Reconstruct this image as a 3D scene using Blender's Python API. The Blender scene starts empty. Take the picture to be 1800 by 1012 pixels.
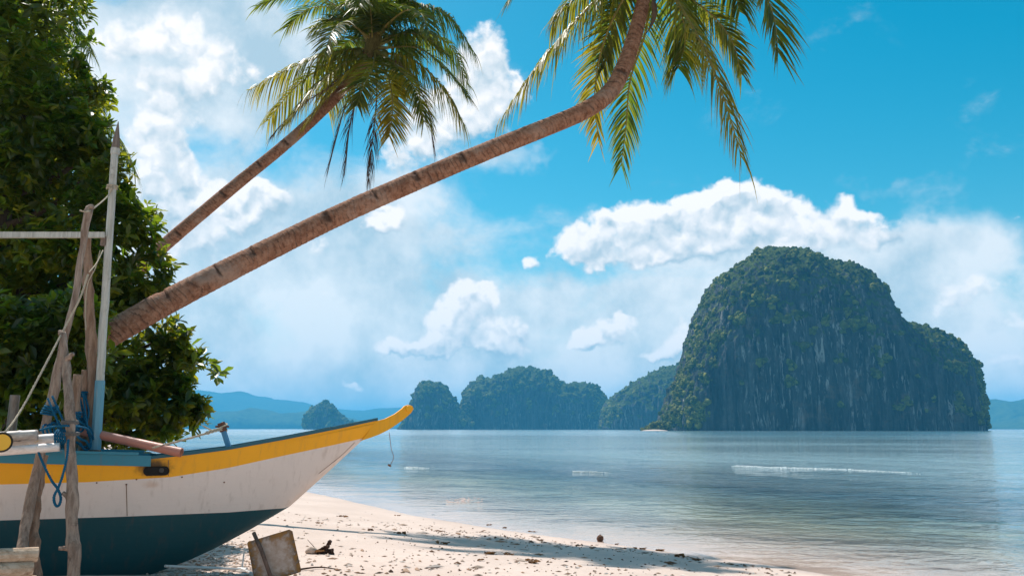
import bpy, math, random
import numpy as np
from mathutils import Vector, Matrix
random.seed(7); rng = np.random.default_rng(7)
SC = bpy.context.scene; COL = SC.collection
R = math.radians

# ------------------------------------------------------------------ camera, sky, sun, exposure
F = 1500.0                                   # focal length in photo pixels (1800 wide)
CAMZ = 2.2; PITCH = math.atan(247.0 / F)
SUN_EL, SUN_AZ = 57.0, -40.0                 # azimuth: 0 = straight ahead (+Y), negative = left
SUN_STRENGTH, SKY_STRENGTH, EXPOSURE = 4.6, 0.10, 0.38

cd = bpy.data.cameras.new('camera'); cam = bpy.data.objects.new('camera', cd); COL.objects.link(cam)
cam.location = (0, 0, CAMZ); cam.rotation_euler = (math.pi / 2 + PITCH, 0, 0)
cd.sensor_width = 36; cd.lens = 36 * F / 1800; cd.clip_start = 0.1; cd.clip_end = 60000
SC.camera = cam
SC.view_settings.view_transform = 'Standard'; SC.view_settings.look = 'None'
SC.view_settings.exposure = EXPOSURE; SC.view_settings.gamma = 1
SC.render.engine = 'CYCLES'
SC.cycles.max_bounces = 8; SC.cycles.transparent_max_bounces = 12; SC.cycles.volume_bounces = 1
SC.cycles.sample_clamp_indirect = 6.0

_fw = np.array([0, math.cos(PITCH), math.sin(PITCH)]); _up = np.array([0, -math.sin(PITCH), math.cos(PITCH)]); _rt = np.array([1., 0, 0])
def P(px, py, y):                            # point on the sight line of a photo pixel at world distance y
    d = _fw + _rt * ((px - 900) / F) + _up * ((506 - py) / F)
    return np.array([0, 0, CAMZ]) + d * (y / d[1])
def proj(p):
    q = np.asarray(p, float) - np.array([0, 0, CAMZ]); w = q @ _fw
    return 900 + F * (q @ _rt) / w, 506 - F * (q @ _up) / w
def azel(px, py):
    d = P(px, py, 1.0) - np.array([0, 0, CAMZ]); d /= np.linalg.norm(d)
    return math.atan2(d[0], d[1]), math.asin(d[2])

class NT:                                    # tiny node-tree helper
    def __init__(s, tree): s.t = tree; s.n = tree.nodes; s.l = tree.links
    def add(s, typ, ins=None, **props):
        n = s.n.new(typ)
        for k, v in props.items(): setattr(n, k, v)
        for k, v in (ins or {}).items():
            s.put(n.inputs[k], v)
        return n
    def put(s, sock, v):
        if isinstance(v, bpy.types.NodeSocket): s.l.new(v, sock)
        else:
            if sock.type == 'RGBA' and len(v) == 3: v = (*v, 1)
            sock.default_value = v
    def m(s, op, a, b=0.0, c=None, clamp=False):
        n = s.n.new('ShaderNodeMath'); n.operation = op; n.use_clamp = clamp
        s.put(n.inputs[0], a); s.put(n.inputs[1], b)
        if c is not None: s.put(n.inputs[2], c)
        return n.outputs[0]
    def v(s, op, a, b=(0, 0, 0), scale=None):
        n = s.n.new('ShaderNodeVectorMath'); n.operation = op
        s.put(n.inputs[0], a); s.put(n.inputs[1], b)
        if scale is not None: s.put(n.inputs['Scale'], scale)
        return n.outputs['Value'] if op in ('DOT_PRODUCT', 'LENGTH') else n.outputs[0]
    def smooth(s, x, a, b, lo=0.0, hi=1.0):
        n = s.n.new('ShaderNodeMapRange'); n.interpolation_type = 'SMOOTHSTEP'
        s.put(n.inputs[0], x)
        for i, q in enumerate((a, b, lo, hi)): s.put(n.inputs[i + 1], q)
        return n.outputs[0]
    def mix(s, fac, a, b, blend='MIX'):
        n = s.n.new('ShaderNodeMix'); n.data_type = 'RGBA'; n.blend_type = blend
        s.put(n.inputs[0], fac); s.put(n.inputs[6], a); s.put(n.inputs[7], b)
        return n.outputs[2]
    def noise(s, vec, scale, detail=4, rough=.55, dist=0.0, out=0):
        n = s.add('ShaderNodeTexNoise', {'Scale': scale, 'Detail': detail, 'Roughness': rough, 'Distortion': dist})
        if vec is not None: s.l.new(vec, n.inputs['Vector'])
        return n.outputs[out]
    def ramp(s, fac, stops):
        n = s.n.new('ShaderNodeValToRGB'); s.put(n.inputs[0], fac); e = n.color_ramp.elements
        for i, (p, c) in enumerate(stops):
            x = e[i] if i < 2 else e.new(p)
            x.position = p; x.color = (*c, 1) if len(c) == 3 else c
        return n.outputs[0]

# ---- the sky: Nishita air with cloud banks laid over it by direction
PUFFS = [  # px, py, rx, ry, weight : crisp cumulus heads
 (1000,455,40,24,.85),(1070,425,75,45,1),(1110,395,50,30,.8),(1180,385,75,48,1),(1205,355,38,20,.75),(1280,370,60,45,1),(1272,347,30,18,.6),
 (1340,385,55,42,1),(1395,405,50,34,.9),(1250,430,150,34,.5),(1130,445,90,24,.45),(1510,395,50,40,.8),(1528,365,30,22,.75),(1565,415,70,26,.65),(930,452,19,17,.9),
 (840,510,34,20,.9),(800,545,50,36,1),(825,572,50,40,.7),(850,575,50,40,1),(745,600,60,24,.9),(895,600,42,40,.7),(690,612,40,16,.6),(800,605,80,22,.7),
 (1060,590,48,24,.95),(1090,572,24,14,.6),(1185,592,36,28,.9),(1145,614,55,16,.8),(1020,605,24,18,.7),
 (1700,510,55,20,.75),(1670,540,50,24,.7),(1785,575,30,24,.8),(1772,645,46,18,.9),(1795,408,14,10,.6),
 (850,80,46,55,1),(840,150,70,50,1),(880,165,40,30,.8),(780,205,90,45,.95),(700,265,60,50,.9),(730,330,45,28,.6),
 (295,235,45,36,.95),(300,300,50,45,1),(275,355,50,50,1),(330,330,36,36,.8),(255,420,60,40,.85),
 (430,375,50,34,.8),(340,400,60,40,.85),(700,390,50,28,.85),(760,465,16,10,.5),(670,400,30,20,.6),
 (470,360,50,30,.8),(390,470,60,34,.7),(520,440,60,34,.7),(610,520,60,30,.6),(200,60,70,40,.7),(330,60,90,36,.75),(380,140,80,40,.8),(280,165,80,40,.8),(470,330,30,20,.7),(620,672,24,10,.6),(600,665,22,10,.6)]
VEILS = [  # soft cloud sheets
 (300,70,200,80,.95),(330,150,150,70,1),(420,100,120,60,.85),(200,120,110,80,.8),(470,30,100,50,.75),(230,190,90,50,.5),
 (300,330,110,110,.42),(420,440,170,110,.9),(560,500,220,130,.62),(640,370,150,70,.32),(700,440,110,70,.6),(840,170,130,90,.5),(760,280,110,70,.4),(870,280,90,24,.5),
 (480,620,260,110,.95),(760,620,260,90,.9),(700,690,400,60,1),(1000,560,200,52,.95),(1160,540,200,48,.9),(1080,640,260,70,1),(1250,420,260,45,.6),(1350,440,200,45,.75),
 (1560,430,110,24,.55),(1600,475,150,24,.7),(1690,520,220,70,.95),(1750,620,200,70,.9),(1500,330,60,14,.3),(1560,315,50,12,.25),(960,262,60,16,.35),(1050,700,800,30,.7)]
def build_world():
    w = bpy.data.worlds.new('World'); SC.world = w; w.use_nodes = True
    T = NT(w.node_tree); T.n.clear()
    def blobs_of(G, d, blobs, grow):          # sum of soft lobes around the given sight lines
        tot = 0.0
        sp = G.add('ShaderNodeSeparateXYZ', {0: d}).outputs
        q = G.add('ShaderNodeCombineXYZ', {0: G.m('ARCTAN2', sp[0], sp[1]), 1: G.m('ARCSINE', sp[2])}).outputs[0]
        for (px, py, rx, ry, wt) in blobs:
            a, e = azel(px, py); kx = math.cos(e) * F / (rx * grow); ky = F / (ry * grow)
            n = G.add('ShaderNodeVectorMath', {0: q, 1: (kx, ky, 0), 2: (-a * kx, -e * ky, 0)}, operation='MULTIPLY_ADD').outputs[0]
            g = G.m('POWER', 1 / 2.71828, G.v('DOT_PRODUCT', n, n))
            tot = G.m('MULTIPLY_ADD', g, wt, tot)
        return tot, G.m('ABSOLUTE', G.m('ARCTAN2', sp[0], sp[1])), G.m('ARCSINE', sp[2])
    d0 = T.v('NORMALIZE', T.add('ShaderNodeTexCoord').outputs['Generated'])
    wn = T.noise(d0, 12.0, 4, .6, out=1)
    d = T.v('ADD', d0, T.v('SCALE', T.v('SUBTRACT', wn, (.5, .5, .5)), scale=.085))
    L = np.array([-.30, .1, .94]) * .013
    # broken cloud of the same kind goes on outside the frame
    gen = T.smooth(T.noise(d0, 3.2, 2, .5), .44, .68, 0.0, .95)
    pb, az, el = blobs_of(T, d, PUFFS, 1.12)
    vb, _, _ = blobs_of(T, d, VEILS, 1.15)
    out = T.m('MULTIPLY', gen, T.m('MAXIMUM', T.smooth(az, .60, .85), T.smooth(el, .52, .75)))
    pb = T.m('MINIMUM', T.m('ADD', pb, out), 1.15); vb = T.m('MINIMUM', T.m('ADD', vb, out), 1.2)
    pb1 = T.m('MINIMUM', blobs_of(T, T.v('ADD', d, tuple(L)), PUFFS, 1.12)[0], 1.15)
    def lump(dd):                              # cauliflower lumps: cells with finer cells on them
        vo = T.add('ShaderNodeTexVoronoi', {'Scale': 26.0, 'Detail': 2.0, 'Roughness': .6}, feature='F1')
        T.l.new(dd, vo.inputs['Vector']); return vo.outputs['Distance']
    wob = T.v('SCALE', T.v('SUBTRACT', T.noise(d0, 40.0, 3, .6, out=1), (.5, .5, .5)), scale=.022)
    dl = T.v('ADD', d0, wob)
    n0 = T.m('SUBTRACT', .45, lump(dl)); n1 = T.m('SUBTRACT', .45, lump(T.v('ADD', dl, tuple(L))))
    fb = T.m('SUBTRACT', T.noise(d0, 20.0, 7, .64, .3), .5)
    p0 = T.m('MULTIPLY_ADD', n0, .42, T.m('MULTIPLY_ADD', fb, 1.5, pb))
    pa = T.smooth(p0, .32, .80)
    plit = T.m('ADD', T.m('MULTIPLY', T.m('SUBTRACT', pb, pb1), 1.5), T.m('MULTIPLY', T.m('SUBTRACT', n0, n1), .9))
    plit = T.m('ADD', plit, T.m('MULTIPLY_ADD', fb, .5, .60), clamp=True)
    fv = T.noise(T.v('MULTIPLY', d0, (1, 1, 1.5)), 8.0, 6, .6, .3)
    v0 = T.m('MULTIPLY_ADD', T.m('SUBTRACT', fv, .5), 2.1, vb)
    va = T.smooth(v0, .22, 1.15, 0, .90)
    vlit = T.m('MULTIPLY_ADD', T.m('SUBTRACT', T.noise(T.v('ADD', d0, (3.1, 0, 0)), 9.0, 6, .6),   .5), 4.2, .58, clamp=True)
    sky = T.add('ShaderNodeTexSky', sky_type='NISHITA', sun_disc=False, sun_elevation=R(SUN_EL), sun_rotation=R(SUN_AZ), altitude=0, air_density=1.0, dust_density=.6, ozone_density=2.2).outputs[0]
    air = T.add('ShaderNodeHueSaturation', {'Hue': .463, 'Saturation': 1.58, 'Value': .96, 'Color': sky}).outputs[0]
    air = T.mix(T.smooth(el, .0, .16, 1, 0), air, tuple(c / SKY_STRENGTH for c in (.50, .60, .66)))      # pale sea haze low over the horizon
    k = 1.0 / SKY_STRENGTH
    vcol = T.mix(vlit, tuple(k * c for c in (.40, .52, .60)), tuple(k * c for c in (.76, .78, .80)))
    pcol = T.mix(plit, tuple(k * c for c in (.36, .49, .58)), tuple(k * c for c in (.86, .84, .84)))
    c = T.mix(va, air, vcol); c = T.mix(pa, c, pcol)
    bg = T.add('ShaderNodeBackground', {'Color': c, 'Strength': SKY_STRENGTH})
    T.l.new(bg.outputs[0], T.add('ShaderNodeOutputWorld').inputs[0])
    w.cycles.sampling_method = 'NONE'
build_world()

sl = bpy.data.lights.new('sun', 'SUN'); sun = bpy.data.objects.new('sun', sl); COL.objects.link(sun)
sl.energy = SUN_STRENGTH; sl.angle = R(.5); sl.color = (1.0, .95, .88)
_sd = Vector((math.sin(R(SUN_AZ)) * math.cos(R(SUN_EL)), math.cos(R(SUN_AZ)) * math.cos(R(SUN_EL)), math.sin(R(SUN_EL))))
sun.rotation_euler = _sd.to_track_quat('Z', 'Y').to_euler(); sun.location = (0, 0, 30)

# ------------------------------------------------------------------ helpers
def mesh_obj(name, verts, faces, mats, parent=None, smooth=False, mi=None, attrs=None):
    me = bpy.data.meshes.new(name)
    me.from_pydata([tuple(map(float, v)) for v in verts] if not isinstance(verts, np.ndarray) else verts.tolist(), [], faces if isinstance(faces, list) else faces.tolist())
    for m in (mats if isinstance(mats, (list, tuple)) else [mats]): me.materials.append(m)
    if mi is not None: me.polygons.foreach_set('material_index', np.asarray(mi, dtype=np.int32))
    if smooth: me.polygons.foreach_set('use_smooth', np.ones(len(me.polygons), dtype=bool))
    for k, a in (attrs or {}).items():
        at = me.attributes.new(k, 'FLOAT', 'POINT'); at.data.foreach_set('value', np.asarray(a, dtype=np.float32))
    me.update()
    o = bpy.data.objects.new(name, me); COL.objects.link(o)
    if parent: o.parent = parent
    return o
def thing(name, label, cat, loc=(0, 0, 0), group=None):
    o = bpy.data.objects.new(name, None); COL.objects.link(o); o.location = tuple(map(float, loc)); o.empty_display_size = .2
    return tag(o, label, cat, group)
def tag(o, label=None, cat=None, group=None, kind=None):
    if label: o['label'] = label
    if cat: o['category'] = cat
    if group: o['group'] = group
    if kind: o['kind'] = kind
    return o
def under(o, parent):                        # parent an object built in world coordinates, keeping its place
    o.parent = parent; o.matrix_parent_inverse = Matrix.Translation(parent.location).inverted(); return o
def sub(o, part): o.parent = part; return o   # a piece of a part that stands at the world origin
def spline(pts, n):                          # Catmull-Rom through the points, n samples
    p = np.asarray(pts, float)
    if len(p) == 2: return p[0] + np.linspace(0, 1, n)[:, None] * (p[1] - p[0])
    q = np.vstack([2 * p[0] - p[1], p, 2 * p[-1] - p[-2]]); out = []
    for t in np.linspace(0, len(p) - 1, n):
        i = min(int(t), len(p) - 2); u = t - i; a, b, c, d = q[i:i + 4]
        out.append(.5 * (2 * b + (c - a) * u + (2 * a - 5 * b + 4 * c - d) * u * u + (3 * b - a - 3 * c + d) * u ** 3))
    return np.array(out)
def frames(c):
    t = np.gradient(c, axis=0); t /= np.linalg.norm(t, axis=1)[:, None] + 1e-12
    ref = np.array([0, 0, 1.]) if abs(t[0][2]) < .9 else np.array([0, 1., 0])
    n = np.zeros_like(c); n0 = ref - t[0] * (ref @ t[0])
    for i in range(len(c)):
        n0 = n0 - t[i] * (n0 @ t[i]); n0 /= np.linalg.norm(n0) + 1e-12; n[i] = n0
    return t, n, np.cross(t, n)
def tube(c, r, k=10, caps=True, warp=None):  # r: scalar or array; warp(i, ang)->radius factor
    c = np.asarray(c, float); N = len(c); r = np.broadcast_to(np.asarray(r, float), (N,))
    t, n, b = frames(c); ang = np.linspace(0, 2 * np.pi, k, endpoint=False)
    rad = r[:, None] * np.ones((1, k))
    if warp is not None: rad = rad * warp
    V = c[:, None] + rad[..., None] * (np.cos(ang)[None, :, None] * n[:, None] + np.sin(ang)[None, :, None] * b[:, None])
    V = V.reshape(-1, 3); fs = []
    for i in range(N - 1):
        for j in range(k):
            j2 = (j + 1) % k; fs.append([i * k + j, i * k + j2, (i + 1) * k + j2, (i + 1) * k + j])
    if caps: fs.append(list(range(k))[::-1]); fs.append([(N - 1) * k + j for j in range(k)])
    return V, fs
def join(parts):                             # [(V,F,matindex)]
    VV, FF, MI, o = [], [], [], 0
    for V, Fs, m in parts:
        VV.append(np.asarray(V, float)); FF += [[i + o for i in f] for f in Fs]; MI += [m] * len(Fs); o += len(V)
    return np.vstack(VV), FF, MI
def box(c, sx, sy, sz, ax=None):
    ax = np.eye(3) if ax is None else np.asarray(ax, float)
    s = np.array([[x, y, z] for x in (-1, 1) for y in (-1, 1) for z in (-1, 1)]) * np.array([sx, sy, sz]) / 2
    return np.asarray(c) + s @ ax, [[0, 1, 3, 2], [4, 6, 7, 5], [0, 4, 5, 1], [2, 3, 7, 6], [0, 2, 6, 4], [1, 5, 7, 3]]
def beam(a, b, w, h, ref=(0, 0, 1)):         # rectangular bar from a to b
    a = np.asarray(a, float); b = np.asarray(b, float); x = b - a; L = np.linalg.norm(x); x /= L
    y = np.cross(ref, x); y /= np.linalg.norm(y); z = np.cross(x, y)
    return box((a + b) / 2, L, w, h, [x, y, z])

_perm = np.random.default_rng(3).permutation(256); _perm = np.concatenate([_perm, _perm])
_grd = np.random.default_rng(4).normal(size=(256, 3)); _grd /= np.linalg.norm(_grd, axis=1)[:, None]
def perlin(p):
    p = np.asarray(p, float); i = np.floor(p).astype(int); f = p - i; i &= 255; u = f * f * f * (f * (f * 6 - 15) + 10); res = 0
    for dx in (0, 1):
        for dy in (0, 1):
            for dz in (0, 1):
                h = _perm[(_perm[(_perm[(i[..., 0] + dx) & 255] + i[..., 1] + dy) & 255] + i[..., 2] + dz) & 255]
                g = (_grd[h] * (f - np.array([dx, dy, dz]))).sum(-1)
                w = (u[..., 0] if dx else 1 - u[..., 0]) * (u[..., 1] if dy else 1 - u[..., 1]) * (u[..., 2] if dz else 1 - u[..., 2])
                res = res + g * w
    return res
def fbm(p, o=4, g=.5):
    s, a = 0, 1.0
    for k in range(o): s = s + a * perlin(np.asarray(p) * 2 ** k + 17.3 * k); a *= g
    return s

# ------------------------------------------------------------------ materials
def mat(name, build, disp=None):
    m = bpy.data.materials.new(name); m.use_nodes = True; T = NT(m.node_tree); T.n.clear()
    out = T.add('ShaderNodeOutputMaterial'); s = build(T); T.l.new(s, out.inputs[0]); return m
def pos(T): return T.add('ShaderNodeNewGeometry').outputs['Position']
def obco(T): return T.add('ShaderNodeTexCoord').outputs['Object']
def attr(T, name): return T.add('ShaderNodeAttribute', attribute_name=name).outputs['Fac']
def bsdf(T, col, rough=.6, bump=None, bs=.3, bd=.02, spec=.4):
    n = T.add('ShaderNodeBsdfPrincipled', {'Base Color': col, 'Roughness': rough, 'Specular IOR Level': spec})
    if bump is not None:
        b = T.add('ShaderNodeBump', {'Height': bump, 'Strength': bs, 'Distance': bd}); T.l.new(b.outputs[0], n.inputs['Normal'])
    return n.outputs[0]
def paint_mat(name, col, dirt=(.30, .17, .09), amt=.35, rough=.45):
    def f(T):
        p = pos(T); st = T.v('MULTIPLY', p, (7, 7, .9))
        streak = T.smooth(T.noise(st, 2.2, 5, .6), .54, .80); fine = T.smooth(T.noise(p, 30, 4, .6), .62, .78); big = T.noise(p, 1.4, 3, .5)
        c = T.mix(T.m('MULTIPLY', streak, amt), col, dirt); c = T.mix(T.m('MULTIPLY', fine, amt * .8), c, dirt)
        c = T.mix(T.smooth(big, .3, .7, 0, .22), c, tuple(x * .72 for x in col))
        return bsdf(T, c, rough, T.noise(p, 14, 4, .6), .25, .01)
    return mat(name, f)
def wood_mat(name, c1, c2, dark=(.06, .04, .03), st=(9, 9, 1.2), scale=3, bs=.6):
    def f(T):
        p = pos(T); q = T.v('MULTIPLY', p, st); n = T.noise(q, scale, 6, .62, .3)
        c = T.mix(T.smooth(n, .3, .7), c1, c2); c = T.mix(T.smooth(T.noise(p, 9, 5, .65), .58, .74, 0, .75), c, dark)
        c = T.mix(T.smooth(T.noise(q, scale * 4, 3, .6), .60, .72, 0, .6), c, dark)
        return bsdf(T, c, .85, n, bs, .02, .2)
    return mat(name, f)
def plain(name, col, rough=.6, var=.3, scale=20, bs=.3):
    def f(T):
        p = pos(T); n = T.noise(p, scale, 4, .6)
        return bsdf(T, T.mix(T.smooth(n, .3, .7), tuple(x * (1 - var) for x in col), col), rough, n, bs, .01)
    return mat(name, f)
M = {}

# ------------------------------------------------------------------ beach and sea
_shore = np.array([[-40, 86], [-22, 54.], [-11.5, 37], [-6.5, 28.7], [-3.0, 22.4], [-.64, 19.2], [1.15, 17.2], [2.6, 15.6], [3.8, 14.2], [4.9, 12.6], [7.6, 9.2], [12, 4.4], [20, -2.], [40, -17]]) + np.array([.42, .27])
def shore_dist(x, y):                         # > 0 on land
    x = np.asarray(x, float); y = np.asarray(y, float); best = np.full(x.shape, 1e18); sg = np.zeros(x.shape)
    for a, b in zip(_shore[:-1], _shore[1:]):
        e = b - a; t = np.clip(((x - a[0]) * e[0] + (y - a[1]) * e[1]) / (e @ e), 0, 1)
        dx = x - a[0] - t * e[0]; dy = y - a[1] - t * e[1]; d = dx * dx + dy * dy; cr = -(e[0] * dy - e[1] * dx)
        k = d < best; best = np.where(k, d, best); sg = np.where(k, np.where(cr > 0, 1, -1), sg)
    return np.sqrt(best) * sg
def sand_z(x, y, fine=True):
    d = shore_dist(x, y); x = np.asarray(x, float); y = np.asarray(y, float)
    dl = np.clip(d, 0, 26); z = .091 * dl - .0017 * dl * dl
    ds = np.clip(-d, 0, 400); z = z - .055 * np.minimum(ds, 40) - .02 * np.clip(ds - 40, 0, 400)
    if fine:
        p = np.stack([x * .5, y * .5, x * 0], -1); land = np.clip(d / 2, .15, 1)
        z = z + .028 * fbm(p, 3) * land + .012 * fbm(p * 5 + 9, 3) * land * (d > -3)
        # low ripple ridges left by the tide, running along the shore
        z = z + .008 * np.sin(d * 5.2 + 2 * fbm(p * .6, 2)) * np.exp(-((d - 2.2) / 1.4) ** 2)
    return z
def ground_at(px, py):                        # where a photo pixel meets the sand
    y = 9.0
    for _ in range(30):
        p = P(px, py, y); h = float(sand_z(p[0], p[1], False)); y = (CAMZ - h) / ((CAMZ - p[2]) / y)
    p = P(px, py, y); p[2] = float(sand_z(p[0], p[1])); return p

def sand_shader(T):
    p = pos(T); big = T.noise(p, .55, 4, .55); n = T.noise(p, 9, 6, .7); g = T.noise(p, 120, 3, .6)
    c = T.mix(T.smooth(big, .3, .7), (.55, .425, .36), (.645, .51, .44))
    c = T.mix(T.smooth(n, .35, .7, 0, .5), c, (.52, .40, .33))
    vo = T.add('ShaderNodeTexVoronoi', {'Vector': p, 'Scale': 24.0, 'Randomness': 1.0}); spk = T.m('MULTIPLY', T.smooth(vo.outputs['Distance'], .22, .10), T.smooth(T.noise(p, 1.7, 4, .6), .48, .62))
    c = T.mix(T.m('MULTIPLY', spk, .35), c, (.20, .11, .06))
    c = T.mix(T.smooth(g, .62, .75, 0, .5), c, (.80, .72, .66))
    land = attr(T, 'land')
    wet = T.smooth(T.m('ADD', land, T.m('MULTIPLY', T.noise(p, 1.2, 4, .6), .9)), .35, 1.0, .38, 0)     # damp edge of the swash
    c = T.mix(wet, c, T.mix(1.0, c, (.62, .58, .58), 'MULTIPLY'))
    sea = T.smooth(land, -1.5, -12)
    c = T.mix(sea, c, T.mix(T.smooth(T.noise(p, .22, 5, .6), .42, .62), (.46, .39, .28), (.19, .15, .085)))
    h = T.m('ADD', T.m('MULTIPLY', n, 1.0), T.m('MULTIPLY', g, .35))
    n_ = T.add('ShaderNodeBsdfPrincipled', {'Base Color': c, 'Roughness': T.smooth(wet, 0, .4, .95, .5), 'Specular IOR Level': .25})
    b = T.add('ShaderNodeBump', {'Height': h, 'Strength': .45, 'Distance': .03}); T.l.new(b.outputs[0], n_.inputs['Normal'])
    return n_.outputs[0]
M['sand'] = mat('coral_sand', sand_shader)
def grid_sheet(name, xs, ys, zf, m, attrs=None, smooth=True):
    X, Y = np.meshgrid(xs, ys); return grid_xy(name, X, Y, zf(X, Y), m, attrs, smooth)
def grid_xy(name, X, Y, Z, m, attrs=None, smooth=True):
    r, c = X.shape; V = np.stack([X, Y, Z], -1).reshape(-1, 3); i = np.arange(r * c).reshape(r, c)
    Fc = np.stack([i[:-1, :-1], i[:-1, 1:], i[1:, 1:], i[1:, :-1]], -1).reshape(-1, 4)
    return mesh_obj(name, V, Fc, m, smooth=smooth, attrs={k: a.ravel() for k, a in (attrs or {}).items()})
xs = np.concatenate([-np.geomspace(1500, 13, 60), np.linspace(-12.8, 14, 330), np.geomspace(14.5, 1500, 70)])
ys = np.concatenate([np.linspace(-15, 5.5, 24), np.linspace(5.7, 34, 330), np.geomspace(34.2, 2500, 90)])
XX, YY = np.meshgrid(xs, ys)
tag(grid_xy('sand', XX, YY, sand_z(XX, YY), M['sand'], {'land': shore_dist(XX, YY)}), 'pale coral sand beach sloping into the shallow sea', kind='structure')
# deep sea floor beyond the shelf
SEAR = 14000
rows = np.concatenate([np.linspace(-40, 6, 8), np.geomspace(6.5, SEAR, 620)]); u = np.concatenate([-np.geomspace(2.6, .72, 16), np.linspace(-.7, .7, 300), np.geomspace(.72, 2.6, 16)])
WX = u[None, :] * (np.maximum(rows, 6)[:, None] + 14); WY = rows[:, None] + 0 * WX
wd = shore_dist(WX, WY)
far = np.clip(1 - WY / 160, 0, 1)
sw = .035 * np.sin(-wd * .9 + 1.6 * perlin(np.stack([WX * .06, WY * .06, 0 * WX], -1)) * 3) * np.clip(-wd / 10, 0, 1) * far
sw = sw + .020 * fbm(np.stack([WX * .35, WY * .8, 0 * WX], -1), 3) * far * np.clip(-wd / 6, .15, 1)
def sea_shader(T):
    p = pos(T); dep = attr(T, 'depth')
    ln = T.v('MULTIPLY', p, (.85, 1.0, 1)); 
    h1 = T.noise(ln, 2.0, 4, .55, .5); h2 = T.noise(T.v('MULTIPLY', p, (.5, .9, 1)), .45, 3, .5, .4); h0 = T.noise(T.v('MULTIPLY', p, (.8, 1.0, 1)), 6.0, 3, .55, .4)
    near = T.smooth(dep, .0, .16, .2, 1.15)
    gust = T.smooth(T.noise(T.v('MULTIPLY', p, (.010, .022, 1)), 1.0, 4, .55), .35, .66, .35, 1.25)       # calm and wind-ruffled patches
    h = T.m('MULTIPLY', T.m('MULTIPLY', T.m('MULTIPLY_ADD', h0, .014, T.m('ADD', T.m('MULTIPLY', h1, .092), T.m('MULTIPLY', h2, .20))), near), gust)
    bn = T.add('ShaderNodeBump', {'Height': h, 'Strength': 1.0, 'Distance': 1.0}).outputs[0]
    fr = T.add('ShaderNodeFresnel', {'IOR': 1.5, 'Normal': bn}).outputs[0]
    att = T.m('POWER', 2.71828, T.m('MULTIPLY', dep, -.55))
    tint = T.mix(att, (.10, .52, .55), (.97, .985, .98))
    tr = T.add('ShaderNodeBsdfTransparent', {'Color': tint}).outputs[0]
    body = T.add('ShaderNodeBsdfDiffuse', {'Color': T.mix(T.smooth(dep, 1.5, 9), (.25, .35, .37), (.05, .17, .22)), 'Normal': bn}).outputs[0]
    und = T.add('ShaderNodeMixShader', {0: T.smooth(dep, .3, 2.2, 0, 1), 1: tr, 2: body}).outputs[0]
    gl = T.add('ShaderNodeBsdfGlossy', {'Color': (.98, .98, .98), 'Roughness': T.smooth(dep, 1.5, 8, .04, .15), 'Normal': bn}).outputs[0]
    return T.add('ShaderNodeMixShader', {0: fr, 1: und, 2: gl}).outputs[0]
M['sea'] = mat('sea_water', sea_shader)
bed = -sand_z(WX, WY, False)
tag(grid_xy('sea', WX, WY, sw, M['sea'], {'depth': np.clip(bed, 0, 30)}), 'calm shallow sea reaching to the horizon', kind='structure')

# ------------------------------------------------------------------ karst islands
def rock_shader(T):
    p = pos(T); g = T.add('ShaderNodeNewGeometry'); nz = T.add('ShaderNodeSeparateXYZ', {0: g.outputs['Normal']}).outputs[2]
    sc = attr(T, 'cell')                        # metres per unit, so that far islands carry coarser relief
    q = T.v('MULTIPLY', p, (.11, .11, .014)); n = T.noise(q, 1.0, 7, .62, .3); n2 = T.noise(p, .05, 5, .6); fine = T.noise(T.v('MULTIPLY', p, (.24, .24, .035)), 1.0, 6, .66, .8); pm = T.smooth(T.noise(T.v('MULTIPLY', p, (.018, .018, .010)), 1.0, 3, .5), .44, .60)
    c = T.mix(T.smooth(n, .36, .62), (.018, .024, .030), (.085, .085, .085))
    c = T.mix(T.m('MULTIPLY', pm, T.smooth(fine, .52, .68, 0, .95)), c, (.40, .35, .31)); c = T.mix(T.smooth(fine, .48, .32, 0, .8), c, (.035, .035, .04))
    c = T.mix(T.smooth(n2, .55, .72, 0, .55), c, (.21, .13, .085))
    green = T.mix(T.smooth(T.noise(p, .09, 5, .65), .35, .65), (.028, .045, .012), (.075, .10, .022))
    veg = T.smooth(T.m('ADD', nz, T.m('MULTIPLY', T.m('SUBTRACT', n2, .5), 1.0)), .36, .52)
    c = T.mix(veg, c, green)
    return bsdf(T, c, .95, T.m('ADD', fine, T.noise(p, .25, 4, .6)), .9, 2.5, .1)
M['rock'] = mat('limestone_cliff', rock_shader)
def veg_shader(T):
    p = pos(T); n = T.noise(p, .06, 5, .65); i = attr(T, 'tint')
    c = T.mix(i, (.030, .050, .010), (.21, .20, .035)); c = T.mix(T.smooth(n, .5, .7, 0, .6), c, (.10, .085, .03))
    return bsdf(T, c, .9, T.noise(p, .9, 3, .6), .8, 1.2, .15)
M['veg'] = mat('island_scrub', veg_shader)
def forest_shader(T):
    p = pos(T); n = T.noise(p, .03, 6, .7)
    return bsdf(T, T.mix(T.smooth(n, .3, .7), (.02, .04, .012), (.07, .10, .025)), .95, n, .9, 12, .1)
M['forest'] = mat('distant_forest', forest_shader)

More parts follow.
